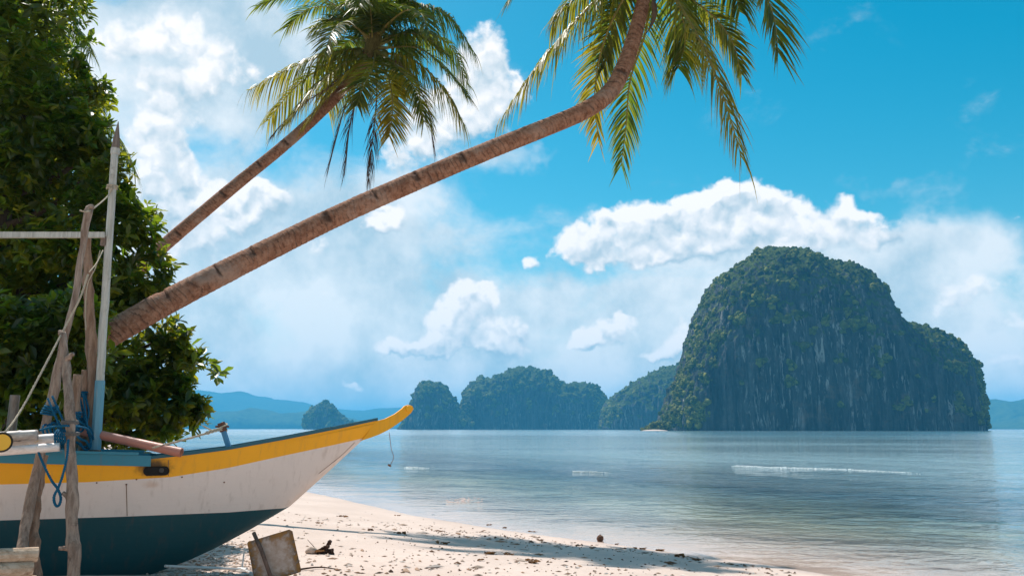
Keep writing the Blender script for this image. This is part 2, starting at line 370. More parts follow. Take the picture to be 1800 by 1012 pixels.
def ico():
    import bmesh
    bm = bmesh.new(); bmesh.ops.create_icosphere(bm, subdivisions=1, radius=1); V = np.array([v.co[:] for v in bm.verts]); Fc = np.array([[v.index for v in f.verts] for f in bm.faces]); bm.free(); return V, Fc
ICO_V, ICO_F = ico()
def scatter_clumps(pts, rad, seed, squash=.85):
    r_ = np.random.default_rng(seed); n = len(pts); k = len(ICO_V)
    jit = r_.uniform(.55, 1.35, (n, k, 1)); a = r_.uniform(0, 2 * np.pi, n)
    rot = np.stack([np.stack([np.cos(a), -np.sin(a), 0 * a], -1), np.stack([np.sin(a), np.cos(a), 0 * a], -1), np.stack([0 * a, 0 * a, 1 + 0 * a], -1)], 1)
    V = np.einsum('nij,kj->nki', rot, ICO_V) * jit * rad[:, None, None]; V[..., 2] *= squash
    V += pts[:, None]
    Fc = ICO_F[None] + (np.arange(n) * k)[:, None, None]
    return V.reshape(-1, 3), Fc.reshape(-1, 3), np.repeat(r_.uniform(0, 1, n), k)
def karst(name, label, sil, dist, thick, nx, nt, cell, n_clumps, crad, seed, q=.55, cover=.35, jag=1.0):
    sil = np.array(sil, float); w = np.array([P(a, b, dist) for a, b in sil]); wx, wz = w[:, 0], np.maximum(w[:, 2] * .972 - 1.1 * crad, 0); wm = (wx[0] + wx[-1]) / 2; wx = wm + (wx - wm) * (1 - 2.2 * crad / (wx[-1] - wx[0])); u_s = np.clip((wx - wx[0]) / (wx[-1] - wx[0]) * 2 - 1, -.93, .93); D_s = thick * (1 - np.abs(u_s) ** 2.6) ** .55; wx = wx * (1 - .80 * D_s / dist * (1 - .85 * wz / wz.max()))
    x0, x1 = wx[0], wx[-1]; X = np.linspace(x0, x1, nx); H = np.interp(X, wx, wz); u = np.linspace(-1, 1, nx)
    ker = np.hanning(max(3, nx // 60 | 1)); H = np.convolve(np.pad(H, len(ker) // 2, 'edge'), ker / ker.sum(), 'valid')[:nx]
    D = thick * np.power(np.clip(1 - np.abs(u) ** 2.6, 0, 1), .55) + thick * .04
    t = np.linspace(0, np.pi, nt); cy, sz = -np.cos(t), np.sin(t)
    cy = np.sign(cy) * np.abs(cy) ** (q * 1.25); sz = sz ** q
    XX = X[:, None] + 0 * t[None]; YY = dist + D[:, None] * cy[None]; ZZ = H[:, None] * sz[None]
    V = np.stack([XX, YY, ZZ], -1)
    dx = np.gradient(V, axis=0); dt = np.gradient(V, axis=1); N = np.cross(dt, dx); N /= np.linalg.norm(N, axis=-1)[..., None] + 1e-9
    s = cell
    p = V / s
    butt = fbm(np.stack([p[..., 0] * 1.0, p[..., 1] * 1.0, p[..., 2] * .22 + seed], -1) / 26, 4, .55) * 9
    flute = -np.abs(fbm(np.stack([p[..., 0], p[..., 1], p[..., 2] * .10 + seed], -1) / 7, 3, .6)) * 6.5
    lump = fbm(p / 16 + seed, 4, .6) * 6
    cl = np.clip(np.abs(N[..., 1]) * 1.6, 0, 1)     # cliffs take the fluting, crowns the lumps
    steep = np.clip((1 - np.clip(N[..., 2], 0, 1)) * 1.6 - .2, 0, 1)
    V = V + N * ((butt * .55 * jag + flute * steep + lump * jag * (1 - .5 * steep)) * s)[..., None] * np.clip(ZZ / (6 * s), .25, 1)[..., None]
    # wave-cut notch at the waterline
    notch = np.exp(-((V[..., 2] - 2 * s) / (2.2 * s)) ** 2) * 2.2 * s; V = V - N * notch[..., None] * np.array([1, 1, 0])
    V[..., 2] = np.where(ZZ <= 0.02, -4, V[..., 2])
    i = np.arange(nx * nt).reshape(nx, nt); Fc = np.stack([i[:-1, :-1], i[:-1, 1:], i[1:, 1:], i[1:, :-1]], -1).reshape(-1, 4)[:, ::-1]
    o = mesh_obj(name, V.reshape(-1, 3), Fc, M['rock'], smooth=True, attrs={'cell': np.full(nx * nt, s)})
    tag(o, label, kind='structure')
    dx = np.gradient(V, axis=0); dt = np.gradient(V, axis=1); N2 = np.cross(dt, dx); N2 /= np.linalg.norm(N2, axis=-1)[..., None] + 1e-9
    r_ = np.random.default_rng(seed)
    pv = V.reshape(-1, 3); pn = N2.reshape(-1, 3); area = (np.linalg.norm(np.cross(dt, dx), axis=-1)).ravel()
    hrel = (ZZ / H.max()).ravel(); nn = fbm(pv / (s * 22) + 5.5 + seed, 3, .6)
    uu = np.repeat(u, nt); score = pn[:, 2] * 1.2 + nn * 1.5 - (.8 - cover) + 1.0 * (hrel - .55) + .75 * np.clip((np.abs(uu) - .62) / .3, 0, 1)
    ok = (score > 0) & (pv[:, 2] > 3 * s) & (pv[:, 1] < dist + thick * .15)
    idx = np.flatnonzero(ok); pr = area[idx] / area[idx].sum(); ch = r_.choice(idx, size=n_clumps, p=pr)
    rad = crad * r_.uniform(.5, 1.25, n_clumps) ** 1.4
    pts = pv[ch] + pn[ch] * (rad * .35)[:, None] + r_.normal(0, crad * .4, (n_clumps, 3))
    Vc, Fq, ti = scatter_clumps(pts, rad, seed)
    vo = mesh_obj('vegetation', Vc, Fq, M['veg'], o, attrs={'tint': ti}); vo['kind'] = 'stuff'
    return o
karst('island', 'tall steep dark limestone island on the right, scrub over its rounded top',
 [(1166,754),(1172,728),(1186,700),(1200,668),(1212,640),(1225,600),(1238,556),(1250,520),(1262,490),(1272,478),(1287,470),(1310,455),(1328,439),(1345,433),(1385,436),(1408,444),(1422,458),(1440,461),(1470,463),(1502,476),(1525,512),(1548,541),(1568,563),(1588,573),(1615,569),(1650,580),(1690,601),(1712,640),(1730,680),(1741,720),(1745,754)],
 1000, 125, 420, 260, 1.0, 16000, 2.7, 3, cover=.34)
karst('island', 'small dome shaped blue island farthest left on the water', [(534,754),(537,735),(541,722),(552,711),(568,706),(582,708),(594,720),(606,732),(622,742),(634,754)], 2700, 70, 120, 90, 2.2, 1100, 5, 11, cover=.4, jag=1.5)
karst('island', 'narrow tooth shaped blue island just right of the bow tip', [(696,754),(705,738),(714,712),(724,704),(733,690),(738,676),(748,670),(768,670),(780,678),(790,697),(800,716),(815,728),(828,742),(834,754)], 2300, 90, 150, 110, 2.0, 2200, 4.2, 12, cover=.3, jag=1.7)
karst('island', 'wide humped blue island in the middle of the horizon', [(800,754),(806,720),(814,688),(830,672),(843,661),(860,664),(880,655),(900,645),(918,640),(945,646),(968,655),(985,668),(1000,674),(1030,671),(1046,676),(1062,690),(1070,702),(1078,754)], 2450, 190, 240, 140, 2.0, 5000, 4.4, 13, cover=.32, jag=1.7)
karst('island', 'rising blue headland behind the left end of the tall island', [(1060,754),(1070,706),(1086,692),(1100,682),(1118,676),(1135,660),(1160,650),(1180,642),(1200,640),(1213,627),(1230,622),(1260,620),(1290,640),(1310,754)], 2000, 160, 200, 130, 1.9, 4000, 4.2, 14, cover=.4, jag=1.6)
def hills(name, label, sil, dist, thick, nx, seed, rough):
    sil = np.array(sil, float); w = np.array([P(a, b, dist) for a, b in sil]); X = np.linspace(w[0, 0], w[-1, 0], nx); H = np.interp(X, w[:, 0], w[:, 2])
    nt = 40; t = np.linspace(0, np.pi, nt); XX = X[:, None] + 0 * t[None]; YY = dist - thick * np.cos(t)[None] + 0 * XX; ZZ = H[:, None] * (np.sin(t) ** .8)[None]
    ZZ = ZZ + rough * fbm(np.stack([XX, YY, ZZ], -1) / (rough * 9) + seed, 5, .55) * np.clip(ZZ / H.max(), 0, 1)
    ZZ[:, 0] = ZZ[:, -1] = -5
    i = np.arange(nx * nt).reshape(nx, nt); Fc = np.stack([i[:-1, :-1], i[1:, :-1], i[1:, 1:], i[:-1, 1:]], -1).reshape(-1, 4)
    tag(mesh_obj(name, np.stack([XX, YY, ZZ], -1).reshape(-1, 3), Fc, M['forest'], smooth=True), label, kind='structure')
hills('hills', 'faint blue mountain ridge on the left horizon', [(120,752),(220,708),(300,694),(350,687),(385,693),(420,688),(440,697),(480,704),(520,706),(560,716),(640,722),(700,716),(760,712),(860,735),(960,754)], 9000, 900, 200, 21, 50)
hills('hills', 'low wooded blue hills beneath the faint ridge at left', [(180,752),(260,728),(340,726),(400,722),(450,718),(490,727),(540,724),(600,733),(660,745),(700,752)], 5600, 450, 220, 22, 28)
hills('hills', 'low blue hills on the horizon right of the tall island', [(1690,752),(1720,708),(1748,703),(1770,708),(1800,704),(1850,690),(1950,700),(2060,752)], 5000, 420, 120, 23, 30)
hills('hills', 'nearer low blue spur at the right edge of the horizon', [(1735,753),(1765,745),(1790,737),(1830,728),(1900,730),(1980,753)], 4300, 250, 90, 24, 18)
# sandbar with a strip of trees at the foot of the tall island
pa_, pb_ = P(1128, 752, 930), P(1172, 752, 930)
Xb = np.linspace(pa_[0], pb_[0], 40); tb = np.linspace(0, np.pi, 12)
Vb = np.array([[x, 930 - 14 * math.cos(a), -.3 + 1.6 * math.sin(a) * math.sin(math.pi * (k + .5) / 40) ** .5] for k, x in enumerate(Xb) for a in tb])
ib = np.arange(40 * 12).reshape(40, 12); Fb = np.stack([ib[:-1, :-1], ib[1:, :-1], ib[1:, 1:], ib[:-1, 1:]], -1).reshape(-1, 4)
sb = tag(mesh_obj('sandbar', Vb, Fb, M['sand'], smooth=True, attrs={'land': np.full(len(Vb), 9.)}), 'tiny pale sandbar at the foot of the tall island', kind='structure')
pts = np.array([[x, 938 + random.uniform(-6, 6), random.uniform(1.5, 9) * min(1, max(.25, (x - pa_[0]) / 14))] for x in np.random.default_rng(5).uniform(pa_[0] + 1, pb_[0] + 6, 220)])
Vc, Fq, ti = scatter_clumps(pts, np.random.default_rng(6).uniform(1.0, 2.3, 220), 9)
so = mesh_obj('vegetation', Vc, Fq, M['veg'], sb, attrs={'tint': ti}); so['kind'] = 'stuff'

# ------------------------------------------------------------------ haze over the bay
def haze():
    hx, y0, y1, z0, z1 = 34000, -120, 14200, -40, 330
    V = np.array([[x, y, z] for x in (-hx, hx) for y in (y0, y1) for z in (z0, z1)], float)
    m = bpy.data.materials.new('sea_haze'); m.use_nodes = True; T = NT(m.node_tree); T.n.clear()
    out = T.add('ShaderNodeOutputMaterial')
    v = T.add('ShaderNodeVolumePrincipled', {'Color': HAZE_COL, 'Density': HAZE_DENS, 'Anisotropy': .0})
    T.l.new(v.outputs[0], out.inputs['Volume'])
    o = mesh_obj('haze', V, [[0, 1, 3, 2], [4, 6, 7, 5], [0, 4, 5, 1], [2, 3, 7, 6], [0, 2, 6, 4], [1, 5, 7, 3]], m); o['kind'] = 'stuff'; o['label'] = 'pale blue sea haze over the bay'
HAZE_COL = (.11, .54, .88); HAZE_DENS = 1.5e-4
haze()

# ------------------------------------------------------------------ the outrigger boat
A2 = P(0, 800, 8.7)[:2]; B2 = P(722, 715, 10.1)[:2]; AX = (B2 - A2) / np.linalg.norm(B2 - A2); NRM = np.array([AX[1], -AX[0]])   # NRM points to the camera side
def on_axis(px, py, off=0.0):                # point of the boat's middle plane (shifted off towards the camera) on a sight line
    d = P(px, py, 1.0) - np.array([0, 0, CAMZ]); o = A2 + NRM * off
    # solve o + k*AX = t*d.xy
    k, t = np.linalg.solve(np.array([[AX[0], -d[0]], [AX[1], -d[1]]]), -o)
    return np.array([0, 0, CAMZ]) + d * t
def along(px, py): return float((on_axis(px, py)[:2] - A2) @ AX)
S_BOW = along(663, 748); S_STEM = along(640, 770)
def half_beam(s): return .016 + .50 * (1 - np.exp(-np.maximum(S_BOW - s, 0) / 1.35))
C_GUN = np.array([(-40,796),(0,797),(150,801),(265,804),(330,797),(400,788),(500,770),(600,750),(665,736)], float)
C_YEL = np.array([(-40,852),(0,851),(150,847),(300,838),(400,822),(500,800),(580,783),(664,764)], float)
C_TEA = np.array([(-40,915),(0,914),(200,908),(400,900),(505,892),(664,884)], float)
C_KEE = np.array([(-40,1042),(60,1040),(150,1032),(262,1010),(330,985),(380,962),(440,930),(510,889),(580,826),(640,770),(664,752)], float)
def hull_z(s, curve, w):                     # height at station s on the surface w metres off the middle plane
    xy = A2 + AX * s + NRM * w; z = 1.3
    for _ in range(6):
        px, _p = proj((xy[0], xy[1], z)); z = P(px, float(np.interp(px, curve[:, 0], curve[:, 1])), xy[1])[2]
    return z
S0 = along(8, 850)
stations = np.concatenate([np.linspace(-4.6, S0, 12)[:-1], np.linspace(S0, S_BOW, 64)])
hull_rows = []                                # per station: list of (w, z)
for s in stations:
    sq = max(s, S0); b = float(half_beam(sq)); taper = 1.0 if s >= S0 - 1.4 else max(.12, 1 - ((S0 - 1.4 - s) / 3.4) ** 2); lift = 0 if s >= S0 - 1 else .05 * (S0 - 1 - s) ** 2
    zg = hull_z(sq, C_GUN, b); zk = min(hull_z(sq, C_KEE, 0), zg - .012)
    f = lambda z: b * max((z - zk) / (zg - zk), 0) ** .62
    def band(c, w0):
        w = w0
        for _ in range(5): z = min(max(hull_z(sq, c, w), zk), zg); w = f(z)
        return z
    zt = band(C_TEA, b * .6); zy = max(band(C_YEL, b * .85), zt)
    zz = np.concatenate([np.linspace(zk, zt, 6), np.linspace(zt, zy, 6)[1:], np.linspace(zy, zg, 5)[1:]])
    hull_rows.append([(f(z) * taper, z + lift) for z in zz])
HR = np.array(hull_rows); ns, nr = HR.shape[:2]
KEEL_Z = HR[:, 0, 1].min()
def hull_pt(s, w, z): q = A2 + AX * s + NRM * w; return np.array([q[0], q[1], z])
boat_base = hull_pt(.6, 0, KEEL_Z)
boat = thing('outrigger_boat', 'beached outrigger boat with yellow, white and dark teal painted hull', 'boat', boat_base)
port = on_axis(275, 828, .44)
def hull_paint(name, col, extra=None, amt=.3, dirt=(.30, .17, .09)):
    def f(T):
        p = pos(T); q = T.v('MULTIPLY', p, (7, 7, .8)); streak = T.smooth(T.noise(q, 2.2, 5, .6), .52, .80); fine = T.smooth(T.noise(p, 34, 4, .6), .64, .78)
        c = T.mix(T.smooth(T.noise(p, 1.6, 4, .6), .3, .7, 0, .22), col, tuple(x * .75 for x in col))
        c = T.mix(T.m('MULTIPLY', streak, amt), c, dirt); c = T.mix(T.m('MULTIPLY', fine, amt), c, dirt)
        if extra: c = extra(T, p, c)
        seam = T.noise(T.v('MULTIPLY', p, (1, 1, 14)), 2.0, 4, .6)
        return bsdf(T, c, .55, T.m('ADD', T.noise(p, 5, 4, .6), T.m('MULTIPLY', seam, .6)), .35, .012)
    return mat(name, f)
def soot(T, p, c):
    q = T.v('SUBTRACT', p, tuple(port + np.array([-.035, 0, .035]))); q = T.v('MULTIPLY', q, (5.2, 3, 9)); L_ = T.m('ADD', T.v('LENGTH', q), T.m('MULTIPLY', T.noise(p, 22, 4, .6), .7))
    return T.mix(T.smooth(L_, .65, 1.45, .92, 0), c, (.03, .018, .01))
def rust(T, p, c):
    for (px, py, off, wd, ln) in ((394, 848, .40, .016, .10), (222, 880, .45, .010, .30), (150, 872, .46, .06, .10), (262, 852, .44, .10, .05)):
        o = on_axis(px, py, off); q = T.v('SUBTRACT', p, tuple(o)); q = T.v('MULTIPLY', q, (1 / wd, .6 / wd, 1 / ln))
        L_ = T.m('ADD', T.v('LENGTH', q), T.m('MULTIPLY', T.noise(p, 25, 4, .6), .8)); c = T.mix(T.smooth(L_, .55, 1.5, .5, 0), c, (.50, .22, .08))
    return c
M['yellow'] = hull_paint('yellow_hull_paint', (.95, .40, .006), soot, .24)
M['white'] = hull_paint('white_hull_paint', (.79, .64, .565), rust, .42, (.40, .26, .19))
M['teal_dark'] = hull_paint('dark_teal_hull_paint', (.004, .056, .068), None, .45, (.09, .06, .05))
M['teal'] = paint_mat('teal_trim_paint', (.030, .20, .27), (.22, .06, .03), .5)
M['teal_edge'] = paint_mat('dark_teal_rail_paint', (.012, .10, .13), (.10, .05, .03), .4)
V = []
for side in (1, -1):
    for k, s in enumerate(stations): V += [hull_pt(s, side * w, z) for w, z in HR[k]]
def hull_faces(lo, hi):
    fs = []
    for sd in (0, 1):
        for a in range(ns - 1):
            for r in range(lo, hi):
                i = sd * ns * nr + a * nr + r; q = [i, i + 1, i + nr + 1, i + nr]; fs.append(q if sd == 0 else q[::-1])
    return fs
fs = hull_faces(0, nr - 1); mi = [0 if (r < 5) else 1 if r < 10 else 2 for _ in (0, 1) for a in range(ns - 1) for r in range(nr - 1)]
tr_ = [i for i in range(nr)]; fs.append(tr_ + [ns * nr + i for i in tr_[:0:-1]]); mi.append(1)
fs.append([(ns - 1) * nr + i for i in tr_][::-1] + [(2 * ns - 1) * nr + i for i in tr_[1:]]); mi.append(2)
HULL = under(mesh_obj('hull', np.array(V), fs, [M['teal_dark'], M['white'], M['yellow']], mi=mi, smooth=True), boat)
# deck a little below the rail
V, fs = [], []
for k in range(ns): w, z = HR[k][-1]; V += [hull_pt(stations[k], w * .97, z - .045), hull_pt(stations[k], -w * .97, z - .045)]
for k in range(ns - 1): fs.append([2 * k, 2 * k + 2, 2 * k + 3, 2 * k + 1])
under(mesh_obj('deck', np.array(V), fs, M['teal']), boat)
def rail(name, k0, k1, out, zt, zb, side, m):   # plank following the hull's top edge
    V, fs = [], []
    for k in range(k0, k1):
        w, z = HR[k][-1]
        for (o, dz) in ((-.012, zt), (out, zt), (out, zb), (-.012, zb)): V.append(hull_pt(stations[k], side * (w + o), z + dz))
    n = k1 - k0
    for a in range(n - 1):
        for j in range(4): fs.append([a * 4 + j, a * 4 + (j + 1) % 4, a * 4 + 4 + (j + 1) % 4, a * 4 + 4 + j])
    fs += [[0, 1, 2, 3], [(n - 1) * 4 + j for j in (3, 2, 1, 0)]]
    return under(mesh_obj(name, np.array(V), fs, m), boat)
k262 = int(np.searchsorted(stations, along(262, 800))); 
for sd in (1, -1):
    rail('gunwale', k262 - 1, ns, .014, .016, -.014, sd, M['teal_edge'])
    rail('rub_rail', 0, k262 + 1, .030, .020, -.085, sd, M['teal'])
    rail('deck_edge', 0, k262 - 1, .045, .048, .022, sd, M['teal'])
# the raised beak at the stem head
ol = [(656,741),(676,736),(694,727),(706,718),(711,713),(717,711),(724,713),(726,718),(722,725),(711,735),(696,746),(682,755),(666,763),(650,769),(634,774),(646,760)]
ol = [on_axis(a, b) for a, b in ol]; hw = .028; n = len(ol)
V = [p + np.array([*(NRM * hw), 0]) for p in ol] + [p - np.array([*(NRM * hw), 0]) for p in ol]
bk = under(mesh_obj('beak', np.array(V), [list(range(n))[::-1], list(range(n, 2 * n))] + [[i, (i + 1) % n, n + (i + 1) % n, n + i] for i in range(n)], M['yellow']), boat)
kc = on_axis(718, 718); kc2 = [kc + np.array([*(NRM * q), 0]) for q in (-.042, .042)]
Vk, Fk = tube(np.array([kc2[0], kc2[0] * .8 + kc2[1] * .2, kc2[0] * .2 + kc2[1] * .8, kc2[1]]), [.036, .043, .043, .036], 16)
kn = sub(mesh_obj('knob', Vk, Fk, M['yellow'], smooth=False), bk)
# hanging strings at the stem
string_mat = plain('brown_twine', (.28, .13, .07), .9, .4)
Vs, Fs = tube(spline([on_axis(684, 760, .04), on_axis(686, 775, .04), on_axis(688, 790, .05), on_axis(692, 803, .05), on_axis(686, 817, .05)], 24), .0035, 5)
Vq, Fq = tube(spline([on_axis(682, 816, .05), on_axis(687, 819, .05)], 4), .011, 6)
V, f_, mm = join([(Vs, Fs, 0), (Vq, Fq, 0)])
under(mesh_obj('dangling_string', V, f_, string_mat), boat)
Vs, Fs = tube(spline([hull_pt(along(620, 777), .05 + half_beam(along(620, 777)) * .8, on_axis(620, 777, .1)[2]), on_axis(600, 800, .09), on_axis(560, 832, .10)], 16), .003, 5)
under(mesh_obj('mooring_line', Vs, Fs, string_mat), boat)
# exhaust port in the yellow strake
M['black'] = plain('sooty_hole_dark', (.010, .008, .007), .8, .4)
def surf_w(s, z):                            # hull half width at station s and height z
    k = int(np.argmin(abs(stations - s))); return float(np.interp(z, HR[k][:, 1], HR[k][:, 0]))
def on_hull(px, py, proud=.003):
    w = .44
    for _ in range(6): p = on_axis(px, py, w); w = surf_w((p[:2] - A2) @ AX, p[2]) + proud
    return on_axis(px, py, w)
ring = [(275 + (15 if math.cos(a) > 0 else -15) + 8.0 * math.cos(a), 828 + 8.0 * math.sin(a) - (4 if math.cos(a) > 0 else 0) * .3) for a in np.linspace(0, 2 * np.pi, 24, endpoint=False)]
o_ = [on_hull(a, b, .004) for a, b in ring]; i_ = [p - np.array([*(NRM * .05), 0]) * .0 + np.array([*(NRM * .008), 0]) for p in [on_hull(275 + (a - 275) * .9, 828 + (b - 828) * .8, .004) for a, b in ring]]
nn_ = 24; V = np.array(o_ + [p + np.array([*(NRM * .012), 0]) for p in o_] + i_)
fs = [[i, (i + 1) % nn_, nn_ + (i + 1) % nn_, nn_ + i] for i in range(nn_)] + [[nn_ + i, nn_ + (i + 1) % nn_, 2 * nn_ + (i + 1) % nn_, 2 * nn_ + i] for i in range(nn_)] + [list(range(2 * nn_, 3 * nn_))]
pt = under(mesh_obj('exhaust_port', V, fs, M['black']), boat)  # hole's inner shade and soot given as black colour on a proud plate
a_, b_ = on_hull(284, 826, .0), on_hull(284, 826, .022)
Vt, Ft = tube(np.array([a_, b_]), .024, 14); sub(mesh_obj('exhaust_pipe', Vt, Ft, plain('burnt_metal', (.05, .04, .035), .5)), pt)
# plank seam and bolt heads
for (px, y0, y1) in ((222, 850, 906), (296, 808, 836)):
    q = np.array([on_hull(px + (1.5 if px == 222 else 0) * k / 5, y0 + (y1 - y0) * k / 5, .0025) for k in range(6)])
    Vt, Ft = tube(q, .0035, 5); sub(mesh_obj('plank_seam', Vt, Ft, plain('brown_seam', (.28, .17, .11), .9)), HULL)  # thin brown line laid along the plank joint
for px, py in ((394, 847), (222, 851), (320, 838), (240, 842), (170, 848)):
    p = on_hull(px, py, .0); Vt, Ft = tube(np.array([p, p + np.array([*(NRM * .008), 0])]), .008, 8); sub(mesh_obj('bolt', Vt, Ft, plain('rusty_bolt', (.16, .05, .02), .8)), HULL)
# mooring post near the bow with its line
pb0 = on_axis(404, 792, half_beam(along(404, 790)) * .72); pb1 = on_axis(393, 757, half_beam(along(404, 790)) * .72)
M['blue'] = paint_mat('faded_blue_paint', (.045, .22, .40), (.12, .06, .04), .5)
M['rustwood'] = wood_mat('rust_brown_wood', (.12, .05, .035), (.20, .09, .06))
ps = under(mesh_obj('mooring_post', *beam(pb0, pb1, .045, .045, (0, 1, 0)), M['blue']), boat)
cp = sub(mesh_obj('post_cap', *beam(pb1 - (pb1 - pb0) * .02, pb1 + (pb1 - pb0) * .42, .062, .062, (0, 1, 0)), M['rustwood']), ps)
pr_ = pb1 + (pb1 - pb0) * .22
Vt, Ft = tube(np.array([pr_ - np.array([*AX, 0]) * .07, pr_ + np.array([*AX, 0]) * .07]), .010, 8); sub(mesh_obj('cross_peg', Vt, Ft, M['rustwood']), ps)
M['hemp'] = wood_mat('hemp_rope', (.42, .33, .23), (.58, .48, .36), (.22, .15, .09), (60, 60, 60), 2)
rp = [on_axis(391, 753, half_beam(along(404, 790)) * .72 + .03), on_axis(375, 757, .4), on_axis(350, 765, .42), on_axis(310, 776, .46), on_axis(268, 787, .47)]
q = spline(rp, 40); parts = []
for ph in (0, 2.1, 4.2):
    tt = np.linspace(0, 26, 40); amp = np.where(np.arange(40) < 16, .013, .006)
    parts.append((*tube(q + np.stack([0 * tt, np.cos(tt + ph) * amp, np.sin(tt + ph) * amp], -1), np.where(np.arange(40) < 16, .008, .006), 6), 0))
parts.append((*tube(spline([rp[1], on_axis(362, 751, .4), on_axis(354, 746, .4)], 10), [.008] * 6 + [.007, .006, .004, .003], 6), 0))
parts.append((*tube(spline([pb1 + np.array([.03 * math.cos(a), .05 * math.sin(a), .0 + .01 * a]) for a in np.linspace(0, 9, 14)], 50), .008, 6), 0))
V, f_, mm = join(parts)
tag(mesh_obj('mooring_rope', V, f_, M['hemp'], smooth=True), 'frayed tan rope tied to the blue post near the bow', 'rope')
# coral pink pipe on the deck, open end to the bow
q0, q1 = on_axis(120, 752, .05), on_axis(319, 795, .52)
M['pink'] = paint_mat('salmon_pipe', (.52, .20, .14), (.25, .10, .07), .4)
d_ = (q1 - q0) / np.linalg.norm(q1 - q0)
Vt, Ft = tube(np.array([q0, q0 + d_ * .01, q1 - d_ * .005, q1]), [.044, .047, .047, .046], 18, caps=False)
Vi, Fi = tube(np.array([q1, q1 - d_ * .25]), [.039, .038], 18, caps=False); Fi = [f[::-1] for f in Fi]
N0 = len(Vt); ringf = [[N0 - 18 + j, N0 - 18 + (j + 1) % 18, N0 + (j + 1) % 18, N0 + j] for j in range(18)] + [list(range(N0 + 18, N0 + 36))] + [list(range(18))[::-1]]
tag(mesh_obj('pipe', np.vstack([Vt, Vi]), Ft + [[i + N0 for i in f] for f in Fi] + ringf, [M['pink'], M['black']], smooth=False), 'salmon pink pipe lying across the boat deck, open end to the right', 'pipe')

# ---- mast, crossbar, driftwood props and bamboo
M['pale_wood'] = wood_mat('weathered_pale_timber', (.40, .36, .31), (.60, .55, .48), (.20, .16, .12), (14, 14, .8), 3, .3)
M['tip_wood'] = wood_mat('grey_brown_timber', (.16, .11, .085), (.26, .19, .15), st=(20, 20, 1))
M['drift'] = wood_mat('grey_driftwood', (.20, .13, .095), (.40, .29, .225), (.075, .05, .04), (10, 10, 1.6), 3, .9)
M['drift2'] = wood_mat('brown_driftwood', (.20, .115, .075), (.36, .23, .16), (.07, .04, .025), (10, 10, 1.4), 3, .9)
m0, m1 = on_axis(168, 790, 0.20), on_axis(203, 262, .20); m2 = on_axis(208, 214, .20)
mast = thing('mast', 'tall pale wooden mast with dark pointed tip standing on the boat', 'mast', m0)
def wobble_beam(a, b, w0, w1, n=24, seed=0):
    c = np.linspace(0, 1, n)[:, None] * (b - a) + a; r_ = np.random.default_rng(seed); c = c + np.cumsum(r_.normal(0, .0016, c.shape), 0) * np.array([1, 1, 0])
    return tube(c, np.linspace(w0, w1, n), 8, warp=1 + .08 * np.sin(np.arange(8) * np.pi / 2 * 1.0)[None] + r_.normal(0, .02, (n, 8)))
under(mesh_obj('pole', *wobble_beam(m0, m1, .048, .040, 24, 1), M['pale_wood'], smooth=True), mast)
Vt, Ft = tube(np.array([m1 - (m2 - m1) * .06, m1, m1 + (m2 - m1) * .1, m1 + (m2 - m1) * .45, m2]), [.040, .046, .044, .032, .004], 8); under(mesh_obj('tip', Vt, Ft, M['tip_wood']), mast)
Vt, Ft = tube(np.array([m1 - (m2 - m1) * .20, m1 + (m2 - m1) * .02]), [.046, .046], 12); under(mesh_obj('collar', Vt, Ft, M['pale_wood']), mast)
ft0, ft1 = m0, m0 + (m1 - m0) * .22
Vt, Ft = tube(np.array([ft0, ft1]), [.052, .050], 8); under(mesh_obj('painted_foot', Vt, Ft, paint_mat('faded_blue_mast_foot', (.13, .30, .38), (.45, .40, .34), .9)), mast)
c0, c1 = on_axis(184, 413, .26), on_axis(-210, 413, .26)
V, f_ = beam(c0, c1, .05, .058); tag(mesh_obj('crossbar', V, f_, M['pale_wood']), 'pale horizontal timber bar fixed to the mast, running out left', 'beam')
bk0 = on_axis(183, 416, .22); tag(mesh_obj('bracket', *beam(bk0, on_axis(181, 432, .22), .05, .035, (0, 1, 0)), M['tip_wood']), 'small wooden bracket where crossbar meets mast', 'bracket')
def driftwood(name, label, pts, rad, m, seed, stubs=(), k=12, n=90):
    c = spline(pts, n); r_ = np.random.default_rng(seed); c = c + .006 * np.stack([perlin(np.stack([np.arange(n) * .13, np.full(n, seed + j * 7.1), np.zeros(n)], -1)) for j in range(3)], -1) * 3
    rr = np.interp(np.linspace(0, 1, n), np.linspace(0, 1, len(rad)), rad); a = np.linspace(0, 2 * np.pi, k, endpoint=False)
    wp = 1 + .32 * fbm(np.stack([np.cos(a)[None] * 1.1 + 0 * np.arange(n)[:, None], np.sin(a)[None] * 1.1 + 0 * np.arange(n)[:, None], np.arange(n)[:, None] * .10 + seed + 0 * a[None]], -1), 3, .6)
    kn_ = r_.integers(5, n - 5, 7)
    for q in kn_: wp = wp + .22 * np.exp(-((np.arange(n) - q) / 1.8) ** 2)[:, None] * np.clip(np.cos(a - r_.uniform(0, 6.28)), 0, 1)[None]
    root = thing(name, label, 'pole', c[-1])
    under(mesh_obj('shaft', *tube(c, rr, k, warp=wp), m, smooth=True), root)
    for (u_, dx, dz, L_, r0) in stubs:
        p = c[int(u_ * (n - 1))]; e = p + np.array([dx, -.25, dz]) * L_; mid = (p + e) / 2 + np.array([0, 0, .01])
        under(mesh_obj('branch_stub', *tube(spline([p, mid, e], 8), np.linspace(r0, r0 * .55, 8), 8, warp=1 + .12 * r_.normal(0, 1, (8, 8))), m, smooth=True), root)
    return root
def gz(x, y): return float(sand_z(x, y))
e = P(20, 1040, 7.55); e[2] = gz(e[0], e[1]) - .05
